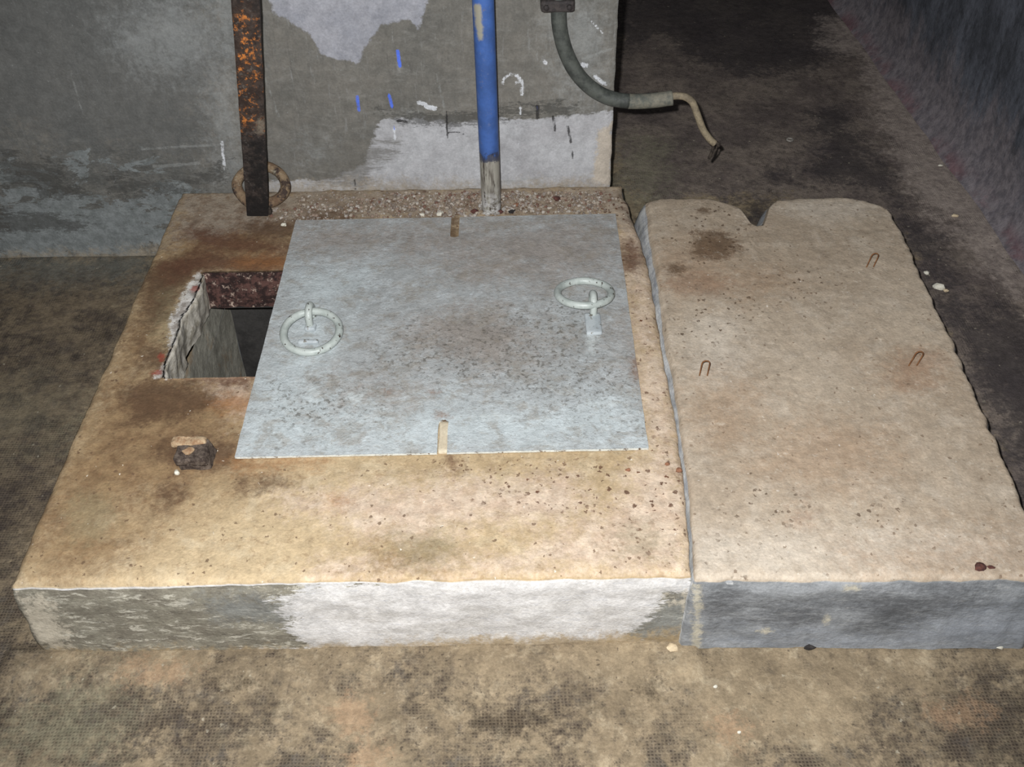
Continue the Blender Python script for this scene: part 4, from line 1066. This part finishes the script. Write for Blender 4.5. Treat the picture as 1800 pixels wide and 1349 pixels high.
chip('brick_chip', 'dark red brick lump on the rubble right of the blue pipe', 'brick chip', 979, 354, 14, .009, M_BRICK, seed=204)
chip('brick_chip', 'orange brick chip lying on the rubble right of the blue pipe', 'brick chip', 909, 362, 13, .005, M_ORANGE, seed=205)
chip('lime_chip', 'small cream chip at the far edge of the plate, left of the other', 'lime chip', 742, 380, 10, .005, M_WHITE, seed=206)
chip('lime_chip', 'flat cream chip at the far edge of the plate beside its rear slot', 'lime chip', 774, 379, 14, .005, M_WHITE, seed=207)
chip('lime_chip', 'white pebble on the plinth in front of the thick iron ring', 'lime chip', 499, 398, 9, .005, M_WHITE, seed=208)
chip('lime_chip', 'largest white chip on the dark floor right of the loose slab', 'lime chip', 1650, 508, 19, .009, M_WHITE, FZ, 209)
chip('lime_chip', 'smaller white chip on the dark floor close to the loose slab edge', 'lime chip', 1627, 482, 10, .005, M_WHITE, FZ, 210)
chip('lime_chip', 'yellowish crumb just right of the largest white chip', 'lime chip', 1662, 514, 9, .005, M_TAN, FZ, 211)
chip('lime_chip', 'thin white sliver on the floor by the right wall', 'lime chip', 1653, 292, 9, .003, M_WHITE, FZ, 212, flat=.4)
chip('lime_chip', 'yellow cream chip on the floor beyond the loose slab', 'lime chip', 1678, 381, 11, .004, M_TAN, FZ, 213)
chip('stone', 'black stone on the floor near the right wall', 'stone', 1692, 302, 17, .014, M_STONE, FZ, 214)
chip('stone', 'dark pebble against the front face of the loose slab', 'stone', 1424, 1142, 20, .008, M_STONE, FZ + .008, 215, flat=.6)
chip('lime_chip', 'white chip on the floor before the right end of the loose slab', 'lime chip', 1755, 1138, 13, .004, M_WHITE, FZ, 216, flat=1.2)
chip('lime_chip', 'white chip on the floor before the left half of the loose slab', 'lime chip', 1257, 1209, 8, .003, M_WHITE, FZ, 217)
chip('lime_chip', 'white chip lowest on the floor before the loose slab', 'lime chip', 1299, 1289, 7, .003, M_WHITE, FZ, 218)
chip('lime_chip', 'small white chip at the foot of the loose slab front', 'lime chip', 1473, 1131, 15, .004, M_WHITE, FZ + .004, 219, flat=.5)
chip('mortar_flake', 'flat pale mortar flake on the floor under the gap between plinth and slab', 'mortar flake', 1181, 1141, 24, .005, M_TAN, FZ + .004, 220)
chip('brick_chip', 'orange red chip on the plinth edge at the gap', 'brick chip', 1194, 829, 13, .005, M_ORANGE, seed=221)
chip('brick_chip', 'small orange chip on the plinth left of the gap', 'brick chip', 1173, 818, 9, .004, M_ORANGE, seed=222)
chip('brick_chip', 'orange chip in front of the right corner of the steel plate', 'brick chip', 1104, 828, 10, .004, M_ORANGE, seed=223)
chip('dirt_clod', 'dark brown clod on the front edge of the loose slab', 'dirt clod', 1722, 1000, 22, .008, M_BRICK, TOPZ - .004, 224)
chip('dirt_clod', 'small brown crumb beside the clod on the loose slab front edge', 'dirt clod', 1741, 1001, 14, .004, M_BRICK, TOPZ - .004, 225)
chip('lime_chip', 'white fragment beside the rusted stub', 'lime chip', 312, 834, 8, .006, M_WHITE, seed=226, flat=1.3)
q = at_z(1388, 248, 0)
v, f = tube([(q[0] + .0085 * math.cos(t), q[1] + .0085 * math.sin(t), .0045) for t in np.linspace(0, 2 * math.pi, 24, endpoint=False)], .0026, 8, closed=True)
tag(mesh_obj('washer', v, f, M_PALERING, None, tuple(q)), 'small pale washer lying on the dark floor beyond the loose slab', 'washer')

# ------------------------------------------------------------------ camera and light
cam = bpy.data.cameras.new('camera'); co = bpy.data.objects.new('camera', cam); COL.objects.link(co)
cam.sensor_width = 36.0; cam.sensor_fit = 'HORIZONTAL'; cam.lens = 36.0 * F_PX / 1800.0; cam.clip_start = .02
from mathutils import Matrix
m = Matrix(((RT[0], UP[0], -FW[0]), (RT[1], UP[1], -FW[1]), (RT[2], UP[2], -FW[2])))
co.matrix_world = Matrix.Translation(CAM) @ m.to_4x4()
scene.camera = co
# the camera's own flash, just above and left of the lens
fl = bpy.data.lights.new('flash', 'SPOT'); fo = bpy.data.objects.new('flash', fl); COL.objects.link(fo)
fl.energy = 270; fl.spot_size = math.radians(88); fl.spot_blend = .75; fl.shadow_soft_size = .012; fl.color = (.98, .99, 1)
fo.matrix_world = Matrix.Translation(CAM - RT * .045 + UP * .05) @ m.to_4x4()
w = bpy.data.worlds.new('world'); scene.world = w; w.use_nodes = True  # faint ambient fill added; no ceiling is built to block it
w.node_tree.nodes['Background'].inputs[0].default_value = (.9, .95, 1, 1); w.node_tree.nodes['Background'].inputs[1].default_value = .10
vs_ = scene.view_settings
scene.display_settings.display_device = 'sRGB'
vs_.view_transform = 'Standard'; vs_.look = 'None'; vs_.gamma = 1; vs_.exposure = 0; vs_.use_curve_mapping = False
